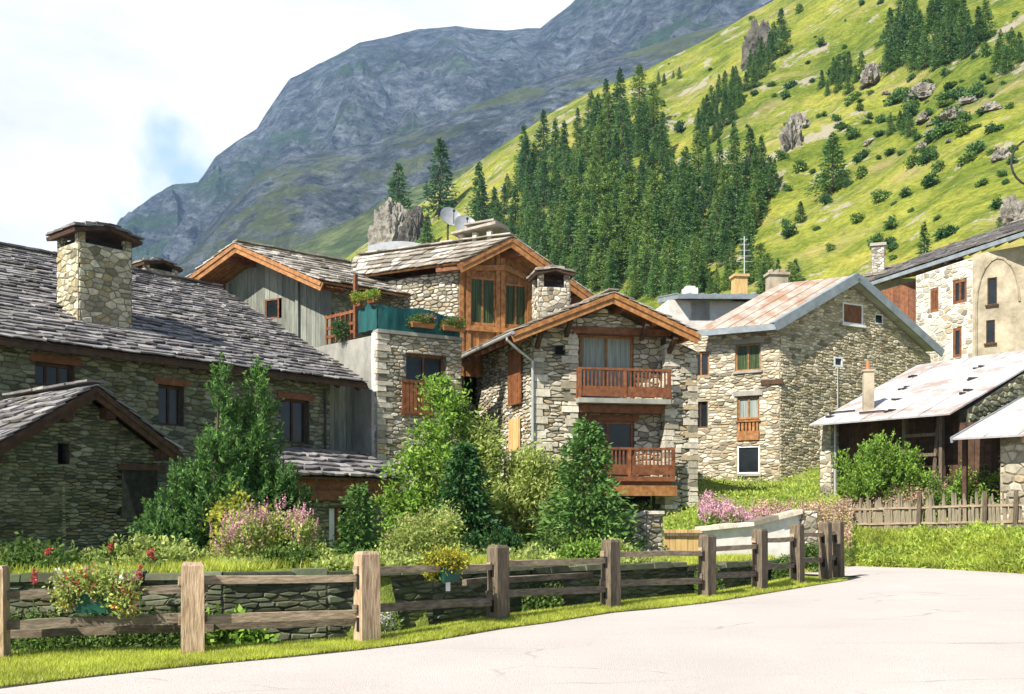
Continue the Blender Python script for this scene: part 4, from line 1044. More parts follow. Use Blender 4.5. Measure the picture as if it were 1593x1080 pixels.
# ---- satellite dishes
def dish(px, py, Y, r, label, ang):
    p = P(px, py, Y); t = thing('satellite_dish', label, 'satellite dish', p-V((0,0,1.6)), 'satellite dishes behind the roof')
    mb = MB(); K, Sg = 5, 20; d = V((math.sin(ang), -math.cos(ang), .45)).normalized(); a = d.cross(V((0,0,1))).normalized(); b = a.cross(d)
    rows = []
    for side in (0, .03):
        for k in range(K+1):
            rr = r*k/K
            rows.append([p+a*rr*math.cos(2*math.pi*q/Sg)+b*rr*math.sin(2*math.pi*q/Sg)+d*(rr*rr/r*.28-side) for q in range(Sg)])
    i0 = len(mb.v)
    for R_ in rows: mb.v += [tuple(x) for x in R_]
    for s_ in range(2):
        for k in range(K):
            for q in range(Sg):
                A_ = i0+(s_*(K+1)+k)*Sg; f = (A_+q, A_+(q+1)%Sg, A_+Sg+(q+1)%Sg, A_+Sg+q); mb.f.append(f); mb.m.append(0)
    mb.build('reflector', M['zinc'], t, True)
    mb = MB(); mb.tube([p-d*.05, p-d*.3-V((0,0,.2)), p-d*.3-V((0,0,1.6))], .05, 6); mb.tube([p-b*r*.95+d*.25, p+d*r*1.0], .02, 5); mb.tube([p+d*r*.95, p+d*r*1.1], .06, 6); mb.build('mount', M['iron'], t)
dish(700,340,45,.52,'taller narrow-looking satellite dish, left one of the pair above the slate roof', .45)
dish(723,352,44.5,.5,'lower round satellite dish beside the taller one, near the ridge cap', .3)

# ---- garden walls
def coping(mb, fr, pts, w=.2, m=0):
    for (a, b) in zip(pts[:-1], pts[1:]):
        u0, z0 = a; u1, z1 = b; n = max(1, int((u1-u0)/.45))
        for i in range(n):
            s0, s1 = i/n, (i+1)/n-.02/n; x0 = u0+(u1-u0)*s0; x1 = u0+(u1-u0)*s1; y0 = z0+(z1-z0)*s0; y1 = z0+(z1-z0)*s1; h = U01(.07,.12); j = U01(0,.05)
            mb.hexa([fr.p(x0,w/2+j,y0), fr.p(x1,w/2+j,y1), fr.p(x1,-w*1.5,y1), fr.p(x0,-w*1.5,y0), fr.p(x0,w/2+j-.02,y0+h), fr.p(x1,w/2+j-.02,y1+h), fr.p(x1,-w*1.5,y1+h), fr.p(x0,-w*1.5,y0+h)], m)
K = Fr(P(1088,840,24.8), (.98,.2)); ku = [K.uv(x,y) for x,y in ((1010,832),(1090,826),(1170,818),(1245,799))]
kw = thing('rendered_garden_wall', 'white rendered garden wall with rising stone coping behind the rail fence', 'wall', K.p(1.2,0,.4))
mb = MB(); mb.poly_prism(K, [(ku[1][0]-.6,-.1),(ku[3][0],-.1),(ku[3][0],ku[3][1]),(ku[2][0],ku[2][1]),(ku[1][0]-.6,ku[1][1])], -.35, 0); mb.build('wall', M['stucco'], kw)
mb = MB(); coping(mb, K, ku[1:], .25); mb.build('coping', M['stone'], kw)
mb = MB(); a = ku[3][0]; stone_block(mb, K, a, a+.45, -.5, .06, -.1, ku[3][1]+.08); mb.build('stone_pier', [M['stone'], M['mortar_tan']], kw)
G1 = Fr(P(955,860,22.6), (.9,-.3)); a = G1.uv(1006,840)[0]; zt = G1.uv(1006,800)[1]
gw = thing('stone_garden_wall', 'bright rubble stone wall stub beside the wooden gate below the balconies', 'wall', G1.p(.4,-.3,.4))
mb = MB(); stone_wall(mb, G1, [(0,0),(a,0),(a,zt),(0,zt-.28)], (), (.07,.16), (.12,.34), .05)
G2 = Fr(G1.p(a,0,0), (.93,.35)); b = G2.uv(1031,840)[0]; stone_wall(mb, G2, [(0,0),(b,0),(b,zt),(0,zt)], (), (.07,.16), (.12,.3), .05); mb.build('wall', [M['stone'], M['mortar']], gw)
mb = MB(); coping(mb, G1, [(0,zt-.28),(a,zt)], .2); coping(mb, G2, [(0,zt),(b,zt)], .2); mb.build('coping', M['stone'], gw)
gg = Fr(P(1034,840,24), (.98,.15)); a = gg.uv(1090,840)[0]; zt = gg.uv(1040,824)[1]
gt = thing('wooden_gate', 'ochre board gate between the stone wall stub and the white wall', 'gate', gg.p(.5,0,.3))
mb = MB(); planks(mb, gg, [(0,.2),(a,.2),(a,zt),(0,zt)], .14, -.04, 0); mb.build('gate_boards', M['ochre'], gt)
mb = MB(); mb.box(gg, -.05, a+.05, .015, .06, zt-.16, zt-.08); mb.box(gg, -.05, a+.05, .015, .06, .35, .43); mb.each('gate_rail', M['wood_old'], gt)
# retaining wall below the garden, following the fence
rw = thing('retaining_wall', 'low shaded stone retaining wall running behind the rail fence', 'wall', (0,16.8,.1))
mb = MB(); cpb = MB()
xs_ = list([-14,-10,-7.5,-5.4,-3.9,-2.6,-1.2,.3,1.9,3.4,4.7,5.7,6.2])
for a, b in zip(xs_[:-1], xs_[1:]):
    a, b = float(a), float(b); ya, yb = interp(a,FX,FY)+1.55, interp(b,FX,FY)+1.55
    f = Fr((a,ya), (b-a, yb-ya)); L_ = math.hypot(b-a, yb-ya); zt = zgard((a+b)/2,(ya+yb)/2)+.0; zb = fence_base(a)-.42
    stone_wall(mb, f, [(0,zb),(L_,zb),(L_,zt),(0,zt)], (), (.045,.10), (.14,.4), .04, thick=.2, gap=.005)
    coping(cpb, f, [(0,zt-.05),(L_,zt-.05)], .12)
mb.build('wall', [M['stone_shade'], M['mortar_dark']], rw); cpb.build('coping', M['stone_shade'], rw)

# ---- post and rail fence
fen = thing('post_and_rail_fence', 'split timber post and rail fence along the road verge', 'fence', (0,14.8,0))
posts = [(-8,1022,880,11.6,'wood_post'),(300,1018,875,11.9,'wood_post'),(571,1000,858,12.8,'wood_post'),(775,966,848,14.6,'wood_old'),(950,943,840,16.5,'wood_old'),(1100,930,832,18.2,'wood_old'),(1182,916,823,19.6,'wood_old'),(1240,903,815,20.9,'wood_old'),(1284,892,812,22.3,'wood_old'),(1303,890,811,22.9,'wood_old')]
PP = []
for i, (px, yb, yt, Y, mt) in enumerate(posts):
    b = P(px, yb, Y); t = P(px, yt, Y); b.z -= .12
    i2 = min(i+1, len(posts)-1); i1 = max(i-1, 0)
    d = P(posts[i2][0],900,posts[i2][3])-P(posts[i1][0],900,posts[i1][3]); d.z = 0; d.normalize()
    f = Fr(b, d); h = t.z-b.z; mb = MB(); w = .125 if i > 2 else .13; dp = .11
    rows = [(0,w*1.05,dp*1.05),(h*.5,w,dp),(h-.04,w*.98,dp*.98),(h,w*.8,dp*.78)]
    rings = []
    for (z, a, c) in rows:
        r_ = []
        for q in range(12):
            an = 2*math.pi*q/12+.26; cx, sx = math.cos(an), math.sin(an); m_ = max(abs(cx), abs(sx)); k_r = .86+.14*(1/m_)/1.41
            j = U01(.96,1.04); r_.append(f.p(cx/m_*a*k_r*j, sx/m_*c*k_r*j, b.z+z+U01(-.006,.006)))
        rings.append(r_); 
    i0 = len(mb.v)
    for r_ in rings: mb.v += [tuple(q) for q in r_]
    for k in range(3):
        for q in range(12): mb.f.append((i0+k*12+q, i0+k*12+(q+1)%12, i0+(k+1)*12+(q+1)%12, i0+(k+1)*12+q)); mb.m.append(0)
    mb.f.append(tuple(i0+36+q for q in range(12))); mb.m.append(0)
    po = mb.build('post', M[mt], fen)
    PP.append((b, t, f, h, mt))
    # dark mortise slots on the road side
    m2 = MB()
    for fz in (.70, .28):
        m2.box(f, -w*1.03, -w*.98, -.035, .035, b.z+h*fz-.09, b.z+h*fz+.09)
    m2.each('mortise', M['black'], po)
ry = {0:[(926,916),(973,962),(995,985)],1:[(904,899),(965,955),(982,975)],2:[(887,882),(947,936)],3:[(879,872),(925,916),(908,898)],4:[(862,861),(907,904)],5:[(855,850),(897,893)],6:[(841,839),(883,880)],7:[(833,832),(872,871)],8:[(830,829),(868,868)]}
for i in range(len(posts)-1):
    (b0, t0, f0, h0, m0), (b1, t1, f1, h1_, m1_) = PP[i], PP[i+1]
    for k, (ya, yb) in enumerate(ry[i]):
        A_ = P(posts[i][0], ya, posts[i][3]); B_ = P(posts[i+1][0], yb, posts[i+1][3])
        mb = MB(); d = (B_-A_).normalized(); ofs = V((-d.y, d.x, 0))*(.05 if k != 2 else .55)
        mb.beam(A_+ofs-d*.16, B_+ofs+d*.16, .09, (.095, .11, .10)[k]*(1. if i < 2 else .95), 0, .008, 6)
        mb.build('rail', M['wood_rail' if (i == 1 and k < 2) or (k == 0 and i > 0) else 'rail_old'], fen)
# second length of older railing behind the fence, left
# ---- picket fence
pk = thing('picket_fence', 'grey weathered picket fence of uneven palings above the weedy bank', 'fence', (12,28.3,1))
a = P(1322,838,29.4); b = P(1680,836,25.2); n = 99; d = (b-a).normalized(); fp = Fr(a, d); Lp = (b-a).length
proto = []
for v_ in range(5):
    mb = MB(); w = U01(.03,.055); h = U01(1.05,1.34); t = U01(-.03,.03)
    mb.hexa([(-w,-.015,0),(w,-.015,0),(w,.015,0),(-w,.015,0),(-w*.8+t,-.015,h*.93),(w*.8+t,-.015,h*.93),(w*.8+t,.015,h*.93),(-w*.8+t,.015,h*.93)])
    mb.hexa([(-w*.8+t,-.015,h*.93),(w*.8+t,-.015,h*.93),(w*.8+t,.015,h*.93),(-w*.8+t,.015,h*.93),(t-.012,-.012,h),(t+.012,-.012,h),(t+.012,.012,h),(t-.012,.012,h)])
    me = mb.build('picket', M['picket']); proto.append(me.data); bpy.data.objects.remove(me)
for i in range(n):
    u = Lp*i/n+U01(-.02,.02); p = fp.p(u, U01(-.015,.015), 0); zz = a.z+(b.z-a.z)*i/n
    o = bpy.data.objects.new('picket', proto[i % 5]); col.objects.link(o); o.parent = pk
    o.location = V((p.x, p.y, zz-.12+U01(-.04,.04)))-pk.location; o.rotation_euler = (U01(-.04,.04), U01(-.07,.07), math.atan2(d.y, d.x)); o.scale = (1,1,U01(.88,1.1))
for zo in (.42, .86):
    mb = MB(); mb.beam(fp.p(-.1,.045,a.z+zo), fp.p(Lp,.045,b.z+zo), .035, .06, 0, .008, 12); mb.build('fence_rail', M['wood_rail'], pk)
for x in (1430, 1532, 1580):
    u = fp.uv(x,800)[0]; mb = MB(); mb.beam(fp.p(u,.12,.6), fp.p(u+.05,.12,2.05), .08, .08); mb.build('fence_post', M['wood_old'], pk)

# ---- tall street lamp whose wrought iron scroll shows at the right edge
c = P(1611,253,25.5); r_ = 38/F_*25.5; pxx = P(1668,253,25.5)
lamp = thing('street_lamp', 'street lamp post with a black wrought iron scroll bracket at the right edge', 'street lamp', V((pxx.x, pxx.y, zg(pxx.x, pxx.y))))
mb = MB(); mb.tube([V((pxx.x,pxx.y,zg(pxx.x,pxx.y)-.2)), V((pxx.x,pxx.y,c.z-2)), V((pxx.x,pxx.y,c.z+1.2))], [.09,.07,.05], 10); mb.build('pole', M['iron'], lamp)
mb = MB(); mb.tube([c+V((math.cos(t)*r_*(1-.25*max(0,(t-4.2))/3), 0, math.sin(t)*r_*(1-.25*max(0,(t-4.2))/3))) for t in [k*.28+.2 for k in range(26)]], .028, 7)
mb.tube([c+V((r_*.98,0,.1)), V((pxx.x,pxx.y,c.z+.5))], .028, 7); mb.tube([V((pxx.x,pxx.y,c.z+.9)), V((pxx.x-.5,pxx.y,c.z+1.0))], .025, 7); mb.build('scroll_bracket', M['iron'], lamp)
mb = MB(); mb.tube([V((pxx.x,pxx.y,c.z+1.2)), V((pxx.x,pxx.y,c.z+1.35)), V((pxx.x,pxx.y,c.z+1.75)), V((pxx.x,pxx.y,c.z+1.95))], [.08,.16,.22,.03], 6); mb.build('lantern', M['zinc'], lamp)

# ================================================================== PLANTS AND ROCKS
import bmesh
def np_multi(name, parts, parent=None):
    """one mesh from several (N,k,3) arrays, each with its own material"""
    vs, ls, lt, mi, mats = [], [], [], [], []
    w = wloc(parent); w = np.array([w.x, w.y, w.z]); base = 0
    for j, (a, m) in enumerate(parts):
        a = np.asarray(a, dtype=np.float32)-w.astype(np.float32); N, k, _ = a.shape
        vs.append(a.reshape(-1)); ls.append(np.arange(N*k)+base); base += N*k
        lt.append(np.full(N, k)); mi.append(np.full(N, j)); mats.append(m)
    lt = np.concatenate(lt).astype(np.int32); st = np.concatenate([[0], np.cumsum(lt)[:-1]]).astype(np.int32)
    me = bpy.data.meshes.new(name); me.vertices.add(base); me.loops.add(base); me.polygons.add(len(lt))
    me.vertices.foreach_set('co', np.concatenate(vs)); me.loops.foreach_set('vertex_index', np.concatenate(ls).astype(np.int32))
    me.polygons.foreach_set('loop_start', st); me.polygons.foreach_set('material_index', np.concatenate(mi).astype(np.int32))
    for m in mats: me.materials.append(m)
    me.update(calc_edges=True)
    o = bpy.data.objects.new(name, me); col.objects.link(o)
    if parent: o.parent = parent
    return o
def unit(a): return a/(np.linalg.norm(a, axis=1, keepdims=True)+1e-9)
def leafq(pos, d, L, Wd, bend=.25):
    """leaf shapes: pos (N,3) base, d (N,3) direction; kite quads"""
    N = len(pos); L = np.broadcast_to(L, (N,))[:,None]; Wd = np.broadcast_to(Wd, (N,))[:,None]
    d = unit(d); r = unit(np.cross(d, rng.normal(size=(N,3)))); nrm = np.cross(d, r)
    mid = pos+d*L*.5+nrm*L*bend*rng.uniform(-.4,.6,(N,1))
    return np.stack([pos, mid-r*Wd/2, pos+d*L, mid+r*Wd/2], 1)
def clumps(blobs, nc, shell=2.4):
    w = np.array([b[3]*b[4]*b[5] for b in blobs])**.67; k = rng.choice(len(blobs), nc, p=w/w.sum())
    b = np.array(blobs)[k]; u = unit(rng.normal(size=(nc,3))); r = rng.uniform(0,1,(nc,1))**(1/shell)
    r *= rng.uniform(.82,1.12,(nc,1))
    return b[:,:3]+u*r*b[:,3:6], u
def cloud(blobs, nc, nper, cs, L, Wd, up=.2, shell=2.4, out_=.6):
    c, u = clumps(blobs, nc, shell); N = nc*nper
    cc = np.repeat(c, nper, 0); uu = np.repeat(u, nper, 0)
    pos = cc+rng.normal(size=(N,3))*cs*rng.uniform(.5,1.3,(nc,1)).repeat(nper,0)
    d = rng.normal(size=(N,3))+uu*out_+np.array([0,0,up])
    return leafq(pos, d, L*rng.uniform(.6,1.25,N), Wd*rng.uniform(.7,1.2,N))
def shoots(blobs, ns, nn, sl, nl, nw, up=1.2, shell=2.6):
    """upright needle shoots"""
    c, u = clumps(blobs, ns, shell); ax = unit(u*.7+np.array([0,0,up])+rng.normal(size=(ns,3))*.25)
    N = ns*nn; t = rng.uniform(0,1,(N,1)); A = np.repeat(ax, nn, 0); C = np.repeat(c, nn, 0)
    s = (sl*rng.uniform(.6,1.3,(ns,1))).repeat(nn,0)
    pos = C+A*t*s; d = unit(rng.normal(size=(N,3)))*.75+A*.9
    return leafq(pos, d, nl*(1.15-.5*t[:,0]), nw)
def branches_tree(nb, h, R, base=.1, tw=9, pw=.85, droop=.35, L=.5, Wd=.22, rag=.3, lean=0.):
    """conifer crown at the origin"""
    t = rng.uniform(0,1,nb)**1.25; z = base*h+t*(h*(1-base)); phi = rng.uniform(0,2*np.pi,nb)
    R_ = R*((1-t)**pw)*(1-rag*rng.uniform(0,1,nb)**1.5)+.12
    R_ *= 1+.15*np.sin(phi*2+t*9)
    k = np.repeat(np.arange(nb), tw); s = np.tile(np.linspace(.18,1,tw), nb)
    rad = R_[k]*s; side = rng.normal(size=len(k))*.16*R_[k]*(1.1-s*.6)
    cx, sx = np.cos(phi[k]), np.sin(phi[k])
    pos = np.stack([cx*rad-sx*side, sx*rad+cx*side, z[k]-droop*rad+.10*rad*s*(1+t[k])+rng.normal(size=len(k))*.05], 1)
    d = np.stack([cx-sx*side, sx+cx*side, -droop+.3*rng.normal(size=len(k))], 1)+rng.normal(size=(len(k),3))*.45
    a = leafq(pos, d, L*(.55+.6*(R_[k]/R))*rng.uniform(.7,1.3,len(k)), Wd*rng.uniform(.7,1.3,len(k)))
    top = leafq(np.tile([[0,0,h*.97]], (6,1)), rng.normal(size=(6,3))*.25+np.array([0,0,1]), L*1.2, Wd*.5)
    return np.concatenate([a, top])
def conifer(name, mat, h, R, label, **k):
    t = thing(name, label, 'tree', (0,0,0))
    np_polys('crown', branches_tree(h=h, R=R, **k), M[mat], t)
    mb = MB(); mb.tube([(0,0,-.8),(0,0,h*.5),(0,0,h*.96)], [.018*h,.012*h,.003*h], 6); mb.build('trunk', M['bark'], t)
    return t
FL = 'dark conifer among many in the dense forest on the green slope'
protos = [conifer('conifer_tree','conifer_a',12,2.3,FL,nb=250), conifer('conifer_tree','conifer_b',12,2.0,FL,nb=240,rag=.4),
          conifer('conifer_tree','conifer_a',12,1.8,FL,nb=220,rag=.5), conifer('conifer_tree','conifer_b',12,2.7,FL,nb=260,droop=.2),
          conifer('conifer_tree','conifer_c',12,2.6,FL,nb=260,droop=.1,pw=.65,rag=.45), conifer('conifer_tree','conifer_c',12,3.0,FL,nb=260,droop=.0,pw=.55,base=.15,rag=.5)]
used = [False]*len(protos)
def put(ki, q, h, label, group, sx=1.):
    if used[ki]: o = copy_tree(protos[ki])
    else: o = protos[ki]; used[ki] = True
    o.location = q-V((0,0,.3)); s = h/12; o.scale = (s*sx*U01(1.0,1.45), s*sx*U01(1.0,1.45), s); o.rotation_euler = (U01(-.02,.02), U01(-.02,.02), U01(0,6.28))
    o['label'] = label
    if group: o['group'] = group
    elif 'group' in o: del o['group']
    return o
def scatter(poly, n, mind, sizes, kinds, label, group, sx=1., f=1.):
    xs = [p[0] for p in poly]; ys = [p[1] for p in poly]; got = []; tries = 0
    while len(got) < n and tries < n*60:
        tries += 1; x = U01(min(xs), max(xs)); y = U01(min(ys), max(ys))
        if not inside(poly, x, y) or any((x-a)**2+((y-b)*1.4)**2 < mind**2 for a, b in got): continue
        got.append((x, y))
    for x, y in got:
        q = hill.at(x, y); h = U01(*sizes)*q.y/F_
        put(random.choice(kinds), q, h, label, group, sx)
G1_ = 'conifers of the forest on the slope'
scatter([(745,345),(790,285),(850,235),(930,185),(1020,180),(1035,235),(1070,285),(1080,330),(1075,460),(880,470),(740,380)], 185, 10.5, (34,84), [0,1,1,3,3,4], FL, G1_)
scatter([(1045,300),(1085,285),(1150,262),(1205,262),(1212,350),(1180,430),(1120,465),(1060,450)], 62, 11, (34,84), [0,1,3,2,1,4], 'dark conifer in the block of forest right of the larches', 'conifers of the right forest block')
scatter([(850,440),(890,330),(1000,330),(1090,420),(1120,470),(980,480)], 36, 18, (50,112), [4,5,4,1], 'lighter green larch rising in front of the dark forest', 'larches in front of the forest')
scatter([(1085,235),(1082,205),(1130,140),(1175,95),(1215,60),(1225,80),(1170,140),(1145,185),(1110,225)], 44, 9, (26,50), [0,1,1,3], 'small dark conifer in the band climbing the slope below the crag', 'conifers in the band below the crag')
scatter([(1375,125),(1385,50),(1420,20),(1500,20),(1540,60),(1500,95),(1440,118)], 42, 12, (36,78), [0,1,3,1], 'dark conifer in the clump high at the top right', 'conifers of the top right clump')
scatter([(1262,150),(1290,125),(1345,110),(1352,140),(1300,152)], 12, 10, (25,48), [0,1,3], 'small dark conifer in the short row above the pale rocks', 'conifers above the pale rocks')
scatter([(1370,215),(1385,185),(1420,190),(1420,208)], 5, 9, (28,48), [0,3], 'dark conifer in the small group mid slope on the right', 'mid slope conifer group')
scatter([(1530,125),(1560,90),(1593,80),(1593,115)], 6, 14, (35,55), [0,3], 'dark conifer in the small group at the right edge high up', 'right edge conifer group')
scatter([(1020,130),(1060,115),(1060,125),(1025,138)], 5, 8, (12,24), [0,3], 'tiny conifer near the skyline of the green slope', 'tiny skyline conifers')
scatter([(1110,470),(1120,440),(1190,420),(1240,440),(1250,465)], 8, 16, (40,60), [4,5,1], 'bright bushy larch just above the roofs behind the metal gable', 'larches above the roofs', 1.3)
for (x, yb, hp, k, lab) in ((620,322,92,1,'leftmost tall conifer standing above the pale rock pinnacle'),(684,335,122,0,'tallest conifer on the left knoll, right of the rock pinnacle'),(665,392,58,1,'shorter conifer at the foot of the rock pinnacle'),
                            (745,352,102,1,'conifer with pointed crown at the left end of the forest'),(1294,300,98,3,'lone broad conifer with its shadow in the middle of the green slope'),(1245,345,36,0,'small lone conifer below the forest edge'),
                            (1438,412,76,2,'ragged conifer rising just behind the hillside house roof'),(1100,186,40,0,'small conifer left of the climbing band'),(1555,375,45,4,'leafy larch behind the right end of the hillside house')):
    q = hill.at(x, yb); Y = q.y
    put(k, q, hp*Y/F_, lab, None, 1.25 if hp < 100 else 1.1)
# scattered bushes on the meadow slope
def bush_proto(mat, label):
    t = thing('slope_bush', label, 'bush', (0,0,0))
    np_polys('foliage', cloud([(0,0,.5,.9,.9,.6),(.5,.2,.4,.6,.6,.5),(-.3,-.2,.9,.5,.5,.5)], 70, 10, .12, .3, .2), M[mat], t)
    return t
BL = 'small dark green bush dotted on the sunny meadow slope'
bp = [bush_proto('conifer_a', BL), bush_proto('conifer_b', BL), bush_proto('conifer_c', BL)]; bu = [0,0,0]
rs = random.Random(5)
nb_ = 0
while nb_ < 120:
    x = rs.uniform(1000,1593); y = rs.uniform(5, 420)
    if y < interp(x, hill.skx, hill.sky)+8 or y > 440-(max(0,x-1300)*.3) or (x < 1210 and y > 230): continue
    q = hill.at(x, y); k = rs.randrange(3); o = bp[k] if not bu[k] else copy_tree(bp[k]); bu[k] = 1
    o.location = q; s = rs.choice([.3,.4,.5,.65,1.0])*rs.uniform(.8,1.2); o.scale = (s*1.2,s,s*rs.uniform(.8,1.4)); o.rotation_euler = (0,0,rs.uniform(0,6)); o['group'] = 'bushes dotted on the slope'; nb_ += 1
# rocks
def rock(label, q, sx, sy, sz, seed, det=5, f=.5, amp=.35, mat='rock'):
    bm = bmesh.new(); bmesh.ops.create_icosphere(bm, subdivisions=det, radius=1)
    for v in bm.verts:
        p = v.co.copy(); n_ = noise.ridged_multi_fractal(V((p.x*1.1+seed, p.y*1.1, p.z*.7))*f*3, .8, 2.2, 6, 1, 2)-1
        s = 1+n_*amp; s2 = noise.cell(V((p.x*2.2+seed, p.y*2.2, p.z*1.4)))*.18
        v.co = V((p.x*sx*(s+s2), p.y*sy*(s+s2), max(-.3, p.z)*sz*(s+s2*.5)))
    me = bpy.data.meshes.new('rock_outcrop'); bm.to_mesh(me); bm.free(); me.materials.append(M[mat])
    o = bpy.data.objects.new('rock_outcrop', me); col.objects.link(o); o.location = q; o.rotation_euler = (0,.0,seed)
    return tag(o, label, 'rock')
M['rock_dark'] = noise_mat('dark_crag', (.04,.04,.038), (.16,.145,.12), .5, .95, .8)
q = hill.at(612,388); rock('tall pale rock pinnacle on the left knoll behind the wooden house', q, 27*q.y/F_, 5, 66*q.y/F_, 1.3, amp=.3)
q = hill.at(640,385); rock('darker right shoulder of the rock pinnacle under the conifer', q+V((1,3,0)), 20*q.y/F_, 4, 55*q.y/F_, 2.3, amp=.3, mat='rock_dark')
q = hill.at(1180,92); rock('dark pointed crag high on the green slope', q, 15*q.y/F_, 3, 48*q.y/F_, 3.9, amp=.4, mat='rock_dark')
for i, (x, y, w_, h_, lab) in enumerate(((1232,232,26,40,'pale cliff outcrop in the middle of the slope'),(1240,200,20,22,'darker stone block on top of the pale cliff'),(1355,125,26,26,'pale rocks left of the top right conifer clump'),
        (1440,150,30,20,'broken pale rocks under the top right clump'),(1480,190,34,18,'pale rock band low right of the clump'),(1575,340,24,36,'grey rocks at the right edge behind the hillside house'),(1390,70,14,16,'small rock beside the top right clump'),(1560,250,8,12,'lone boulder at the right edge of the slope'))):
    q = hill.at(x, y); rock(lab, q, w_*.72*q.y/F_, w_*.5*q.y/F_, h_*.8*q.y/F_, 7.1+i*1.7, 5, amp=.5)

rs = random.Random(11)
for i in range(14):
    x = rs.uniform(1335,1560); y = rs.uniform(110,250); q = hill.at(x, y); w_ = rs.uniform(5,14)
    tag(rock('small pale rock among bushes below the top right conifer clump', q, w_*q.y/F_, w_*.7*q.y/F_, w_*rs.uniform(.5,1)*q.y/F_, 20+i*1.3, 4, amp=.5), None, None, 'small rocks below the top right clump')
for i in range(60):
    x = rs.gauss(1430,70); y = rs.gauss(170,45)
    if y < 60 or x > 1593: continue
    q = hill.at(x, y); o = copy_tree(bp[rs.randrange(3)]); o.location = q; s = rs.uniform(.3,.9); o.scale = (s*1.4,s,s*rs.uniform(.5,1.1)); o.rotation_euler = (0,0,rs.uniform(0,6)); o['group'] = 'bushes dotted on the slope'
# ---- garden shrubs and trees
def spot(px, Y): 
    X = (px-HX)/F_*Y; return V((X, Y, zg(X, Y)-.05))
def stems(t, q, tops, r, mat='bark'):
    mb = MB()
    for (dx, dy, dz) in tops:
        p = q+V((dx*.35+U01(-.05,.05), dy*.35, dz*.5)); mb.tube([q+V((0,0,-.1)), p, q+V((dx,dy,dz))], [r, r*.7, r*.2], 6)
    return mb.build('trunk', M[mat], t)
def rel(q, bl):
    out = []
    for a,b,c,d,e_,f in bl:
        out.append((q.x+a, q.y+b, q.z+c, d*.88, e_*.88, f*.88))
        for _ in range(5):     # ragged outer sprays
            u = V((random.gauss(0,1), random.gauss(0,1), random.gauss(.3,1))).normalized(); k = U01(.24,.4)
            out.append((q.x+a+u.x*d*.95, q.y+b+u.y*e_*.95, max(q.z+.1, q.z+c+u.z*f*.95), d*k, e_*k, f*k))
    return out
# mountain pine, two leaders
def shrub(name, label, cat, px, Y, blobs, gen, mats, tops, r=.04, part='crown', group=None):
    q = spot(px, Y); t = thing(name, label, cat, q, group)
    a = gen(rel(q, blobs)); np_multi(part, list(zip(a if isinstance(a, list) else [a], mats)), t)
    stems(t, q, tops, r); return t
shrub('mountain_pine', 'big dark dense mountain pine with its pointed top right of the shed roof', 'tree', 330, 18.2,
      [(0,0,.8,.95,.8,.95),(-.75,-.1,.75,.55,.5,.75),(.1,.1,1.8,.55,.5,.75),(.16,.1,2.65,.22,.25,.6),(.16,0,3.25,.1,.1,.4),(-.45,0,1.5,.28,.35,.5)],
      lambda b: shoots(b, 900, 28, .28, .12, .028), [M['pine']], [(.1,.1,3.2),(-.5,0,1.6),(.5,.1,1.5)], .09)
shrub('mountain_pine', 'second dark mountain pine beside it, darker and left of the lean-to roof', 'tree', 402, 18.8,
      [(.05,0,1.1,.75,.65,1.0),(.0,0,2.0,.55,.5,.8),(.02,0,2.95,.22,.25,.6),(.02,0,3.4,.1,.1,.35),(.35,-.1,1.5,.36,.4,.6),(.4,-.2,.6,.42,.45,.6)],
      lambda b: shoots(b, 760, 26, .28, .12, .028), [M['pine']], [(0,0,3.2),(.4,0,1.6)], .09)
q = spot(557, 19.2); t = thing('young_spruce', 'small bright pointed spruce standing alone in front of the lean-to', 'tree', q)
np_polys('crown', branches_tree(200, 1.5, .5, .03, 14, .8, .15, .11, .045, .35)+np.array([q.x,q.y,q.z],dtype=np.float32), M['fir'], t); stems(t, q, [(0,0,1.3)], .03)
shrub('young_ash_tree', 'tall light green young leafy tree in front of the terrace house', 'tree', 690, 22.5,
      [(0,0,3.3,.62,.6,.75),(.0,0,2.5,.85,.7,.6),(-.8,0,2.0,.75,.5,.7),(-1.05,0,1.2,.6,.5,.6),(.35,.1,1.7,.6,.6,.7),(-.35,0,1.2,.7,.6,.6),(.1,0,3.9,.3,.3,.3)],
      lambda b: cloud(b, 430, 26, .12, .13, .055, .1), [M['leaf_br']], [(0,0,3.9),(-.7,0,2.1),(.4,0,2.4),(-.2,0,3.2),(.2,0,3.4)], .06)
shrub('willow_bush', 'pale yellow green willow bush against the chalet side wall', 'bush', 785, 22.6,
      [(-.1,0,1.2,1.3,.8,1.1),(.7,.1,1.7,.8,.6,.8),(-.7,0,1.9,.7,.6,.8),(1.2,0,1.2,.55,.5,.9),(-.4,0,2.6,.4,.35,.6)],
      lambda b: cloud(b, 1250, 22, .13, .13, .045, .5), [M['leaf_lt']], [(0,0,2.4),(.9,0,2.0),(-.7,0,2.1),(1.2,.1,1.5),(.4,0,2.2)], .05)
q = spot(722, 20.8); t = thing('dark_spruce', 'dark dense spruce in shade between the leafy tree and willow', 'tree', q)
np_polys('crown', branches_tree(420, 2.5, .85, .03, 16, .75, .2, .14, .055, .3)+np.array([q.x,q.y,q.z],dtype=np.float32), M['spruce'], t); stems(t, q, [(0,0,2.3)], .05)
q = spot(912, 21.5); t = thing('fir_tree', 'bright green fir tree below the chalet balconies', 'tree', q)
np_polys('crown', branches_tree(420, 3.05, 1.12, .03, 18, .8, .02, .15, .055, .38)+np.array([q.x,q.y,q.z],dtype=np.float32), M['fir'], t); stems(t, q, [(0,0,2.9)], .05)
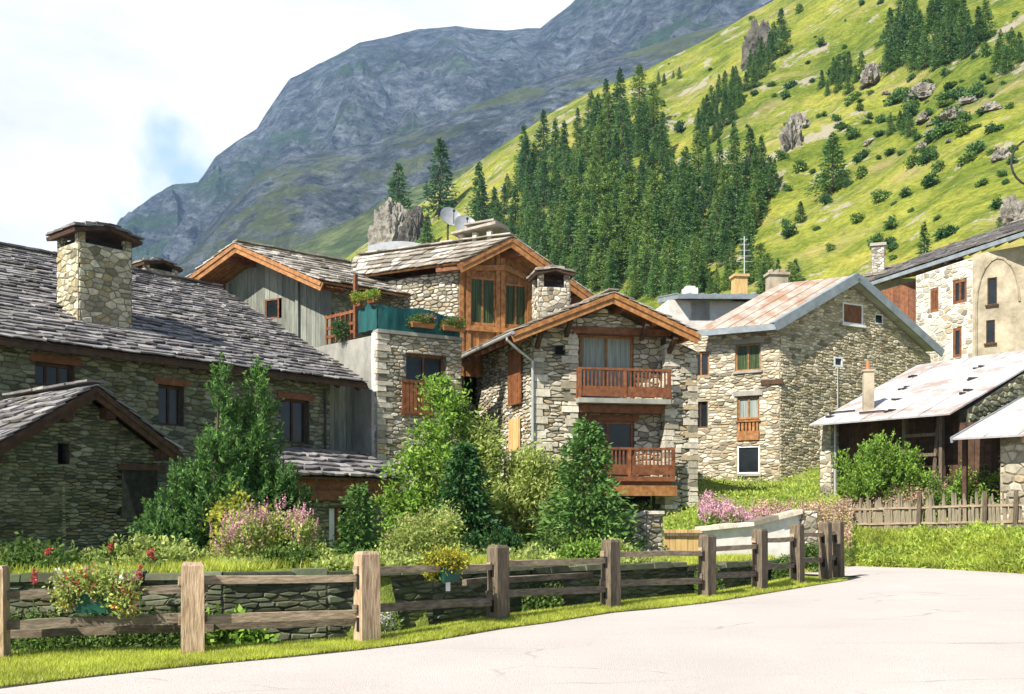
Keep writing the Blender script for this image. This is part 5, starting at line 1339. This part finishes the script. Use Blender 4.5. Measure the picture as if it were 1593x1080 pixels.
shrub('spirea_bush', 'rounded light bush with pinkish tips left of the dark spruce', 'bush', 655, 18.2,
      [(0,0,.45,.62,.5,.42),(.3,0,.6,.4,.4,.4),(-.4,0,.3,.35,.35,.3)], lambda b: [cloud(b, 260, 24, .08, .08, .03, .3), cloud([(x,y,z+.1,p,r,s) for x,y,z,p,r,s in b], 60, 8, .04, .04, .03)], [M['leaf_lt'], M['russet']], [(0,0,.6),(.3,0,.7)], .02)
shrub('laurel_bush', 'round yellow green bush behind the pink phlox', 'bush', 372, 16.6,
      [(0,0,.55,.45,.4,.55),(.3,0,.4,.4,.35,.4)], lambda b: cloud(b, 150, 20, .08, .1, .055, .3), [M['leaf_yel']], [(0,0,.8)], .02)
shrub('pink_phlox', 'bank of pink phlox flowers over green leaves left of centre', 'flowers', 408, 15.9,
      [(-.5,0,.25,.35,.3,.35),(-.15,0,.5,.4,.35,.35),(.3,.05,.62,.42,.35,.35),(.65,0,.5,.3,.3,.35),(0,-.15,.1,.7,.3,.2)],
      lambda b: [cloud(b, 200, 24, .07, .08, .035, .4), shoots([(x,y-.08,z+.1,p,r,s) for x,y,z,p,r,s in b[:24]], 210, 16, .2, .034, .026, 2.4, 5)], [M['leaf_lt'], M['pink']], [(0,0,.5)], .015, 'foliage')
shrub('rose_bush', 'grey green leafy bush under the pink phlox beside the rail', 'bush', 432, 15.3,
      [(.1,0,.12,.32,.22,.2),(.4,0,.06,.25,.2,.16)], lambda b: cloud(b, 170, 22, .06, .07, .04, .3), [M['leaf']], [(0,0,.3)], .015)
shrub('hosta_plant', 'broad leaved plant growing against the retaining wall between rails', 'plant', 355, 13.3,
      [(0,0,.35,.45,.25,.35),(.25,0,.2,.3,.2,.25)], lambda b: cloud(b, 150, 14, .07, .12, .07, .2), [M['leaf_br']], [(0,0,.3)], .01)
shrub('white_flowers', 'small white flowering plant right of the second pale post', 'flowers', 606, 14.0,
      [(0,0,.32,.2,.15,.28)], lambda b: [cloud(b, 60, 14, .05, .06, .025, .5), cloud(b, 40, 9, .03, .04, .035, .5)], [M['leaf'], M['whitep']], [(0,0,.4)], .008)
shrub('lilac_bush', 'tall bright green bush in front of the open barn', 'bush', 1370, 30.6,
      [(0,0,1.1,1.25,.9,1.0),(-.7,0,1.2,.6,.6,.8),(.7,0,1.1,.6,.6,.9),(.1,0,1.9,.6,.5,.5)], lambda b: shoots(b, 1000, 16, .42, .13, .045, 1.6), [M['leaf_br']], [(0,0,2.0),(.6,0,1.7),(-.6,0,1.8)], .04)
# dark understorey bushes closing the garden
for i, (px, Y, w_, h_, mt, lab) in enumerate(((265,17.5,.5,.8,'pine','low dark pine shoots at the left foot of the mountain pine'),(470,19,.35,.45,'leaf_lt','small light bush by the lean-to wall left of the spruce'),(605,20.5,.45,.6,'leaf','small dark leafed bush right of the young spruce'),
        (770,19.6,.5,.5,'spruce','low dark juniper below the willow bush'),(860,20.6,.5,.45,'leaf','low green bush left of the fir'),(905,18.6,.35,.35,'leaf_br','low bright plant below the fir'),(960,19.8,.3,.3,'leaf_lt','light green tuft before the stone stub'),
        (1105,25.6,.5,.4,'leaf','green bush spilling over the white wall'),(1255,25.2,.4,.5,'leaf','green bush by the end pier of the white wall'),(1540,28.8,1.3,1.45,'leaf_br','long leafy hedge bush behind the pickets under the shelter'),(1480,29.4,.8,1.1,'leaf','hedge bush behind the middle of the picket fence'),(1600,27.9,.9,1.6,'leaf_lt','light hedge bush at the right edge behind the pickets'),
        (225,15.2,.5,.35,'leaf_lt','pale leafy plants at the shed foot behind the rail'),(60,14.2,.6,.3,'leaf','low plants at the far left behind the rail'))):
    shrub('garden_bush', lab, 'bush', px, Y, [(0,0,h_*.6,w_,w_*.7,h_*.6),(w_*.5,0,h_*.45,w_*.6,w_*.5,h_*.5),(-w_*.5,0,h_*.4,w_*.6,w_*.5,h_*.45)],
          (lambda b: shoots(b, 200, 22, .2, .1, .025)) if mt in ('pine','spruce') else (lambda b: cloud(b, 240, 20, .09, .09, .045, .3)), [M[mt]], [(0,0,h_*.8)], .015)
# fireweed bank (countless stems)
def stalks(region, n, hmin, hmax, leafm, flm, nm, flfrac=.35):
    pts = []
    while len(pts) < n:
        x, Y = region(); pts.append((x, Y, zg(x, Y)))
    p = np.array(pts); h = rng.uniform(hmin, hmax, n); k = 16
    t = rng.uniform(0,1-flfrac,(n,k)); pos = np.repeat(p,k,0)+np.stack([rng.normal(size=n*k)*.03, rng.normal(size=n*k)*.03, (t*h[:,None]).reshape(-1)],1)
    d = rng.normal(size=(n*k,3))+np.array([0,0,.9]); L = leafq(pos, d, .14, .035)
    t = rng.uniform(1-flfrac,1.05,(n,k)); pos = np.repeat(p,k,0)+np.stack([rng.normal(size=n*k)*.03, rng.normal(size=n*k)*.03, (t*h[:,None]).reshape(-1)],1)
    Fq = leafq(pos, rng.normal(size=(n*k,3))+np.array([0,0,.5]), .06, .045)
    return tag(np_multi(nm, [(L, M[leafm]), (Fq, M[flm])]), kind='stuff')
def reg(x0, x1, Y0, Y1):
    def f():
        Y = U01(Y0, Y1); px = U01(x0, x1); return (px-HX)/F_*Y, Y
    return f
stalks(reg(1088,1230,26.4,30.5), 620, .55, 1.0, 'leaf_br', 'magenta', 'fireweed', .28)
stalks(reg(1170,1325,27.0,30.8), 900, .6, 1.15, 'leaf_lt', 'russet', 'fireweed_seedheads', .35)
stalks(reg(1315,1475,29.6,31), 600, .6, 1.1, 'leaf_lt', 'russet', 'dry_seedheads', .5)
# grass: verge, garden edge, right bank
def blades(pts, h, w, name, mat, lean=.35):
    p = np.array(pts); N = len(p); hh = rng.uniform(h[0], h[1], N)
    a = rng.uniform(0, 2*np.pi, N); r = np.stack([np.cos(a), np.sin(a), 0*a], 1)*w/2
    tip = p+np.stack([rng.normal(size=N)*lean*hh, rng.normal(size=N)*lean*hh, hh], 1)
    return tag(np_polys(name, np.stack([p-r, p+r, tip], 1), M[mat]), kind='stuff')
pts = []
while len(pts) < 120000:
    x = U01(-8, 7.5) if random.random() < .75 else U01(-8, 0); a = interp(x, REX, REY); b = interp(x, FX, FY)+.75
    y = a-.02+(b-a)*random.random(); pts.append((x, y, zg(x, y)-.01+(.02 if y < a+.05 else 0)))
blades(pts, (.03,.075), .012, 'verge_grass', 'grass')
pts = []
while len(pts) < 60000:
    x = U01(-12, 7.6); y = interp(x, FX, FY)+1.75+abs(random.gauss(0,1.))*3.2
    if noise.noise(V((x*.5, y*.5, 9))) < -.1: continue
    pass; pts.append((x, y, zg(x, y)-.01))
blades(pts, (.06,.2), .02, 'garden_grass', 'grass')
pts = []
while len(pts) < 46000:
    x = U01(7.2, 16); y = interp(x, GX, GY)-.1+2.9*random.random()**1.1; pts.append((x, y, zg(x, y)))
p = np.array(pts); n3 = np.array([noise.noise(V((a*.9, b*.9, 1))) for a, b, _ in pts]); N = len(p)
p[:,2] += rng.uniform(0,1,N)*(.18+.35*np.clip(n3+.2,0,1))
d = rng.normal(size=(N,3))+np.array([0,0,.8])
bl_ = []
while len(bl_) < 26000:
    x = U01(7.2, 16); y = interp(x, GX, GY)-.05+2.6*random.random(); bl_.append((x, y, zg(x, y)))
blades(bl_, (.12,.38), .03, 'bank_grass', 'grass', .5)
tag(np_polys('bank_weeds', leafq(p, d, .13*rng.uniform(.6,1.4,N), .045), M['weeds']), kind='stuff')
pts = []
while len(pts) < 40000:
    Y = U01(28, 46); px = U01(700, 1600); x = (px-HX)/F_*Y; pts.append((x, Y, zg(x, Y)))
p = np.array(pts); N = len(p); p[:,2] += rng.uniform(0,.16,N)
tag(np_polys('upper_garden_plants', leafq(p, rng.normal(size=(N,3))+np.array([0,0,.8]), .14, .05), M['weeds']), kind='stuff')
pts = []
while len(pts) < 60000:
    Y = 14.5+12*random.random()**1.5; px = U01(-40, 1040); x = (px-HX)/F_*Y
    if Y < interp(x, FX, FY)+1.75: continue
    if noise.noise(V((x*.8, Y*.8, 4))) < -.05: continue
    pts.append((x, Y, zg(x, Y)))
p = np.array(pts); N = len(p); p[:,2] += rng.uniform(0,1,N)*np.array([.1+.5*max(0, noise.noise(V((a*1.3, b*1.3, 2)))) for a, b, _ in pts])
dp = []
while len(dp) < 26000:
    x = U01(-10, 6.5)
    if noise.noise(V((x*.9, 0, 3))) < -.12+.3*(x > -4): continue
    f = U01(0,1); y = interp(x, FX, FY)+.9+.65*f
    dp.append((x, y, fence_base(x)-.3+U01(0,.75)*f**.6))
d_ = np.array(dp)
tag(np_polys('ditch_plants', leafq(d_, rng.normal(size=(len(d_),3))+np.array([0,-.3,.5]), .07, .035), M['leaf']), kind='stuff')
tag(np_polys('garden_ground_cover', leafq(p, rng.normal(size=(N,3))+np.array([0,0,.5]), .09, .045), M['leaf_lt']), kind='stuff')

# ---- planters
def planter(label, c, fr, w, h, d, blobs, leaf, flows, leafn=150, mat='green_plastic', bracket=True):
    t = thing('flower_box', label, 'flower box', c)
    f = Fr(c, fr); mb = MB(); b0, b1 = c.z, c.z+h
    ins = w*.06
    mb.hexa([f.p(-w/2+ins,d/2-ins,b0), f.p(w/2-ins,d/2-ins,b0), f.p(w/2-ins,-d/2+ins,b0), f.p(-w/2+ins,-d/2+ins,b0), f.p(-w/2,d/2,b1), f.p(w/2,d/2,b1), f.p(w/2,-d/2,b1), f.p(-w/2,-d/2,b1)])
    mb.box(f, -w/2-.012, w/2+.012, d/2-.005, d/2+.012, b1-.03, b1+.004); mb.box(f, -w/2-.012, w/2+.012, -d/2-.012, -d/2+.005, b1-.03, b1+.004)
    mb.build('box', M[mat], t)
    bl = [(c.x+a, c.y+b, b1+z, p, q, r) for a,b,z,p,q,r in blobs]
    np_multi('flowers_and_foliage', [(cloud(bl, leafn, 20, .05, .06, .03, .3), M[leaf])]+[(cloud(bl, nn, 10, .03, .04, .035, .3, 5), M[mt]) for mt, nn in flows], t)
    return t
c = P(152,953,11.75)
planter('dark green flower box of red and yellow flowers hung on the rail at the left', c, (1,.08), .50, .25, .2, [(0,-.05,.12,.42,.16,.15),(-.35,-.05,.0,.14,.12,.22),(.33,-.05,-.05,.16,.12,.22)], 'leaf_lt', [('yellow',26),('red',34),('whitep',16),('pink',26)], 190)
c = P(697,905,13.9)
planter('dark green flower box with yellow foliage on a white bracket between posts', c, (.7,.7), .33, .2, .22, [(0,0,.1,.28,.2,.13),(-.2,0,.0,.12,.12,.14)], 'leaf_yel', [('yellow',30)], 130)
mb = MB(); f = Fr(c, (1,0)); mb.box(f, -.03, .03, -.03, .03, c.z-.13, c.z); o = mb.build('bracket', M['white'], bpy.data.objects['flower_box.001'])
for (fr_, u, fl, lab) in ((TL, TLw-.95, 'yellow', 'yellow flowers in the left box on top of the teal balustrade'),(TL, TLw-.15, 'yellow', 'yellow flowers in the right box by the pale corner pillar')):
    c = fr_.p(u, .12, zT+1.0); planter(lab, c, fr_.U, .4, .16, .18, [(0,0,.12,.24,.2,.15)], 'leaf_br', [(fl,40),('red',6)], 90, 'wood_red')
for (u, lab) in ((1.55, 'red geraniums in a box hung before the teal canvas, left one'),(2.75, 'red geraniums in a box hung before the teal canvas, right one')):
    c = T.p(u, .25, zT+.28); planter(lab, c, T.U, .9, .16, .2, [(0,-.02,.12,.45,.18,.16),(-.3,-.05,.0,.2,.15,.15)], 'leaf', [('red',26),('pink',8)], 170, 'terracotta')
c = TL.p(TLw-2.0, .1, zT+.15); planter('dark green trailing plant hung at the wooden terrace railing', c, TL.U, .5, .18, .2, [(0,0,.1,.35,.2,.3),(0,-.1,-.1,.3,.15,.25)], 'spruce', [], 120, 'wood_dark')
# red lupins by the shed
for i, (px, py, Y) in enumerate(((75,862,13.6),(172,855,14.2),(236,866,14.0),(52,900,12.9),(218,890,13.0))):
    q = spot(px, Y); zt = P(px, py, Y).z; t = thing('red_flower_stem', ['tall red flower spike at the left before the shed','red flower spike below the shed window','red flower spike left of the pine foot','lower red bloom above the top rail far left','low red bloom right of the hung flower box'][i], 'flower', q)
    h = max(.3, zt-q.z); mb = MB(); mb.tube([q, V((q.x,q.y,q.z+h*.95))], .008, 5); mb.build('stem', M['leaf'], t)
    np_polys('petals', cloud([(q.x,q.y,q.z+h,.035,.035,.11)], 13, 7, .015, .035, .028), M['red'], t)
    np_polys('leaves', cloud([(q.x,q.y,q.z+h*.4,.15,.12,.25)], 25, 10, .04, .09, .03, .5), M['leaf'], t)


# ------------------------------------------------------------------ haze, light, camera
def haze():
    mb = MB(); x0, x1, y0, y1, z0, z1 = -2500, 1250, -70, 2900, -45, 2050
    mb.hexa([(x0,y0,z0),(x1,y0,z0),(x1,y1,z0),(x0,y1,z0),(x0,y0,z1),(x1,y0,z1),(x1,y1,z1),(x0,y1,z1)])
    m, n, l, out = nt('haze_air')
    v = n.new('ShaderNodeVolumePrincipled'); v.inputs['Color'].default_value = (.40,.64,1,1)
    v.inputs['Density'].default_value = .00013; v.inputs['Anisotropy'].default_value = .0
    l.new(v.outputs[0], out.inputs['Volume'])
    tag(mb.build('haze', m), kind='stuff')
haze()
sc = bpy.context.scene
w = bpy.data.worlds.new('World'); sc.world = w; w.use_nodes = True
n = w.node_tree.nodes; l = w.node_tree.links
for x in list(n): n.remove(x)
out = n.new('ShaderNodeOutputWorld'); bg = n.new('ShaderNodeBackground')
sky = n.new('ShaderNodeTexSky'); sky.sky_type = 'NISHITA'; sky.sun_disc = False
sky.sun_elevation = SUNEL; sky.sun_rotation = math.atan2(SUNAZ.x, SUNAZ.y)
sky.altitude = 1500
tc = n.new('ShaderNodeTexCoord')
mp = n.new('ShaderNodeMapping'); mp.inputs['Scale'].default_value = (1,1,2.4); l.new(tc.outputs['Generated'], mp.inputs[0])
cn = n.new('ShaderNodeTexNoise'); cn.inputs['Scale'].default_value = 3.4; cn.inputs['Detail'].default_value = 8; cn.inputs['Roughness'].default_value = .58
l.new(mp.outputs[0], cn.inputs['Vector'])
# a clear gap between the clouds
gp = n.new('ShaderNodeVectorMath'); gp.operation = 'DISTANCE'; gp.inputs[1].default_value = V((-.335,1,.335)).normalized()
l.new(tc.outputs['Generated'], gp.inputs[0])
gd = n.new('ShaderNodeMath'); gd.operation = 'MULTIPLY_ADD'; gd.inputs[1].default_value = -.28; l.new(gp.outputs['Value'], gd.inputs[2])
gn = n.new('ShaderNodeTexNoise'); gn.inputs['Scale'].default_value = 9; gn.inputs['Detail'].default_value = 6; l.new(tc.outputs['Generated'], gn.inputs['Vector']); l.new(gn.outputs['Fac'], gd.inputs[0])
gr = ramp(n, l, gd.outputs[0], [(0., (0,)*3), (.001, (0,)*3)])
ga = n.new('ShaderNodeMath'); ga.operation = 'ADD'; ga.inputs[1].default_value = .14; l.new(gd.outputs[0], ga.inputs[0])
gapf = ramp(n, l, ga.outputs[0], [(.02, (.0,)*3), (.065, (1,)*3)])
sb = n.new('ShaderNodeMath'); sb.operation = 'SUBTRACT'; l.new(cn.outputs['Fac'], sb.inputs[0]); l.new(gr, sb.inputs[1])
# more cloud ahead to the left
cf = ramp(n, l, sb.outputs[0], [(.24, (.5,)*3), (.34, (1,)*3)])

sc_ = n.new('ShaderNodeVectorMath'); sc_.operation = 'SCALE'; sc_.inputs['Scale'].default_value = .085
l.new(sky.outputs[0], sc_.inputs[0])
hd = n.new('ShaderNodeVectorMath'); hd.operation = 'DISTANCE'; hd.inputs[1].default_value = V((-.45,1,.35)).normalized()
l.new(tc.outputs['Generated'], hd.inputs[0])
cf = mulc(n, l, cf, ramp(n, l, hd.outputs['Value'], [(.5, (1,)*3), (.8, (.05,)*3)]))
cc = ramp(n, l, cn.outputs['Fac'], [(.36, (.60,.60,.60)), (.54, (.78,.77,.75))])
cc = mulc(n, l, (.37,.50,.585), cc, gapf, 'MIX')
mixc = mulc(n, l, sc_.outputs[0], cc, cf, 'MIX')
l.new(mixc, bg.inputs[0]); bg.inputs[1].default_value = 1.0; l.new(bg.outputs[0], out.inputs[0])
sd = bpy.data.lights.new('sun', 'SUN'); sd.energy = 5.0; sd.angle = math.radians(.55); sd.color = (1,.94,.84)
so = bpy.data.objects.new('sun', sd); col.objects.link(so)
sv = V((SUNAZ.x*math.cos(SUNEL), SUNAZ.y*math.cos(SUNEL), math.sin(SUNEL)))
so.rotation_euler = sv.to_track_quat('Z', 'Y').to_euler(); so.location = (-20,-20,40)
cd = bpy.data.cameras.new('camera'); co = bpy.data.objects.new('camera', cd); col.objects.link(co)
co.location = (0,0,CZ); co.rotation_euler = (math.radians(90),0,0)
cd.sensor_width = 36; cd.lens = F_/1593*36; cd.clip_end = 9000; cd.clip_start = .1
cd.shift_y = (HY-540)/1593; cd.shift_x = 0
sc.camera = co
sc.view_settings.view_transform = 'Standard'; sc.view_settings.look = 'None'
sc.view_settings.exposure = .92; sc.view_settings.gamma = 1
cy = sc.cycles; cy.max_bounces = 5; cy.diffuse_bounces = 2; cy.glossy_bounces = 2; cy.transmission_bounces = 2; cy.volume_bounces = 0; cy.transparent_max_bounces = 6
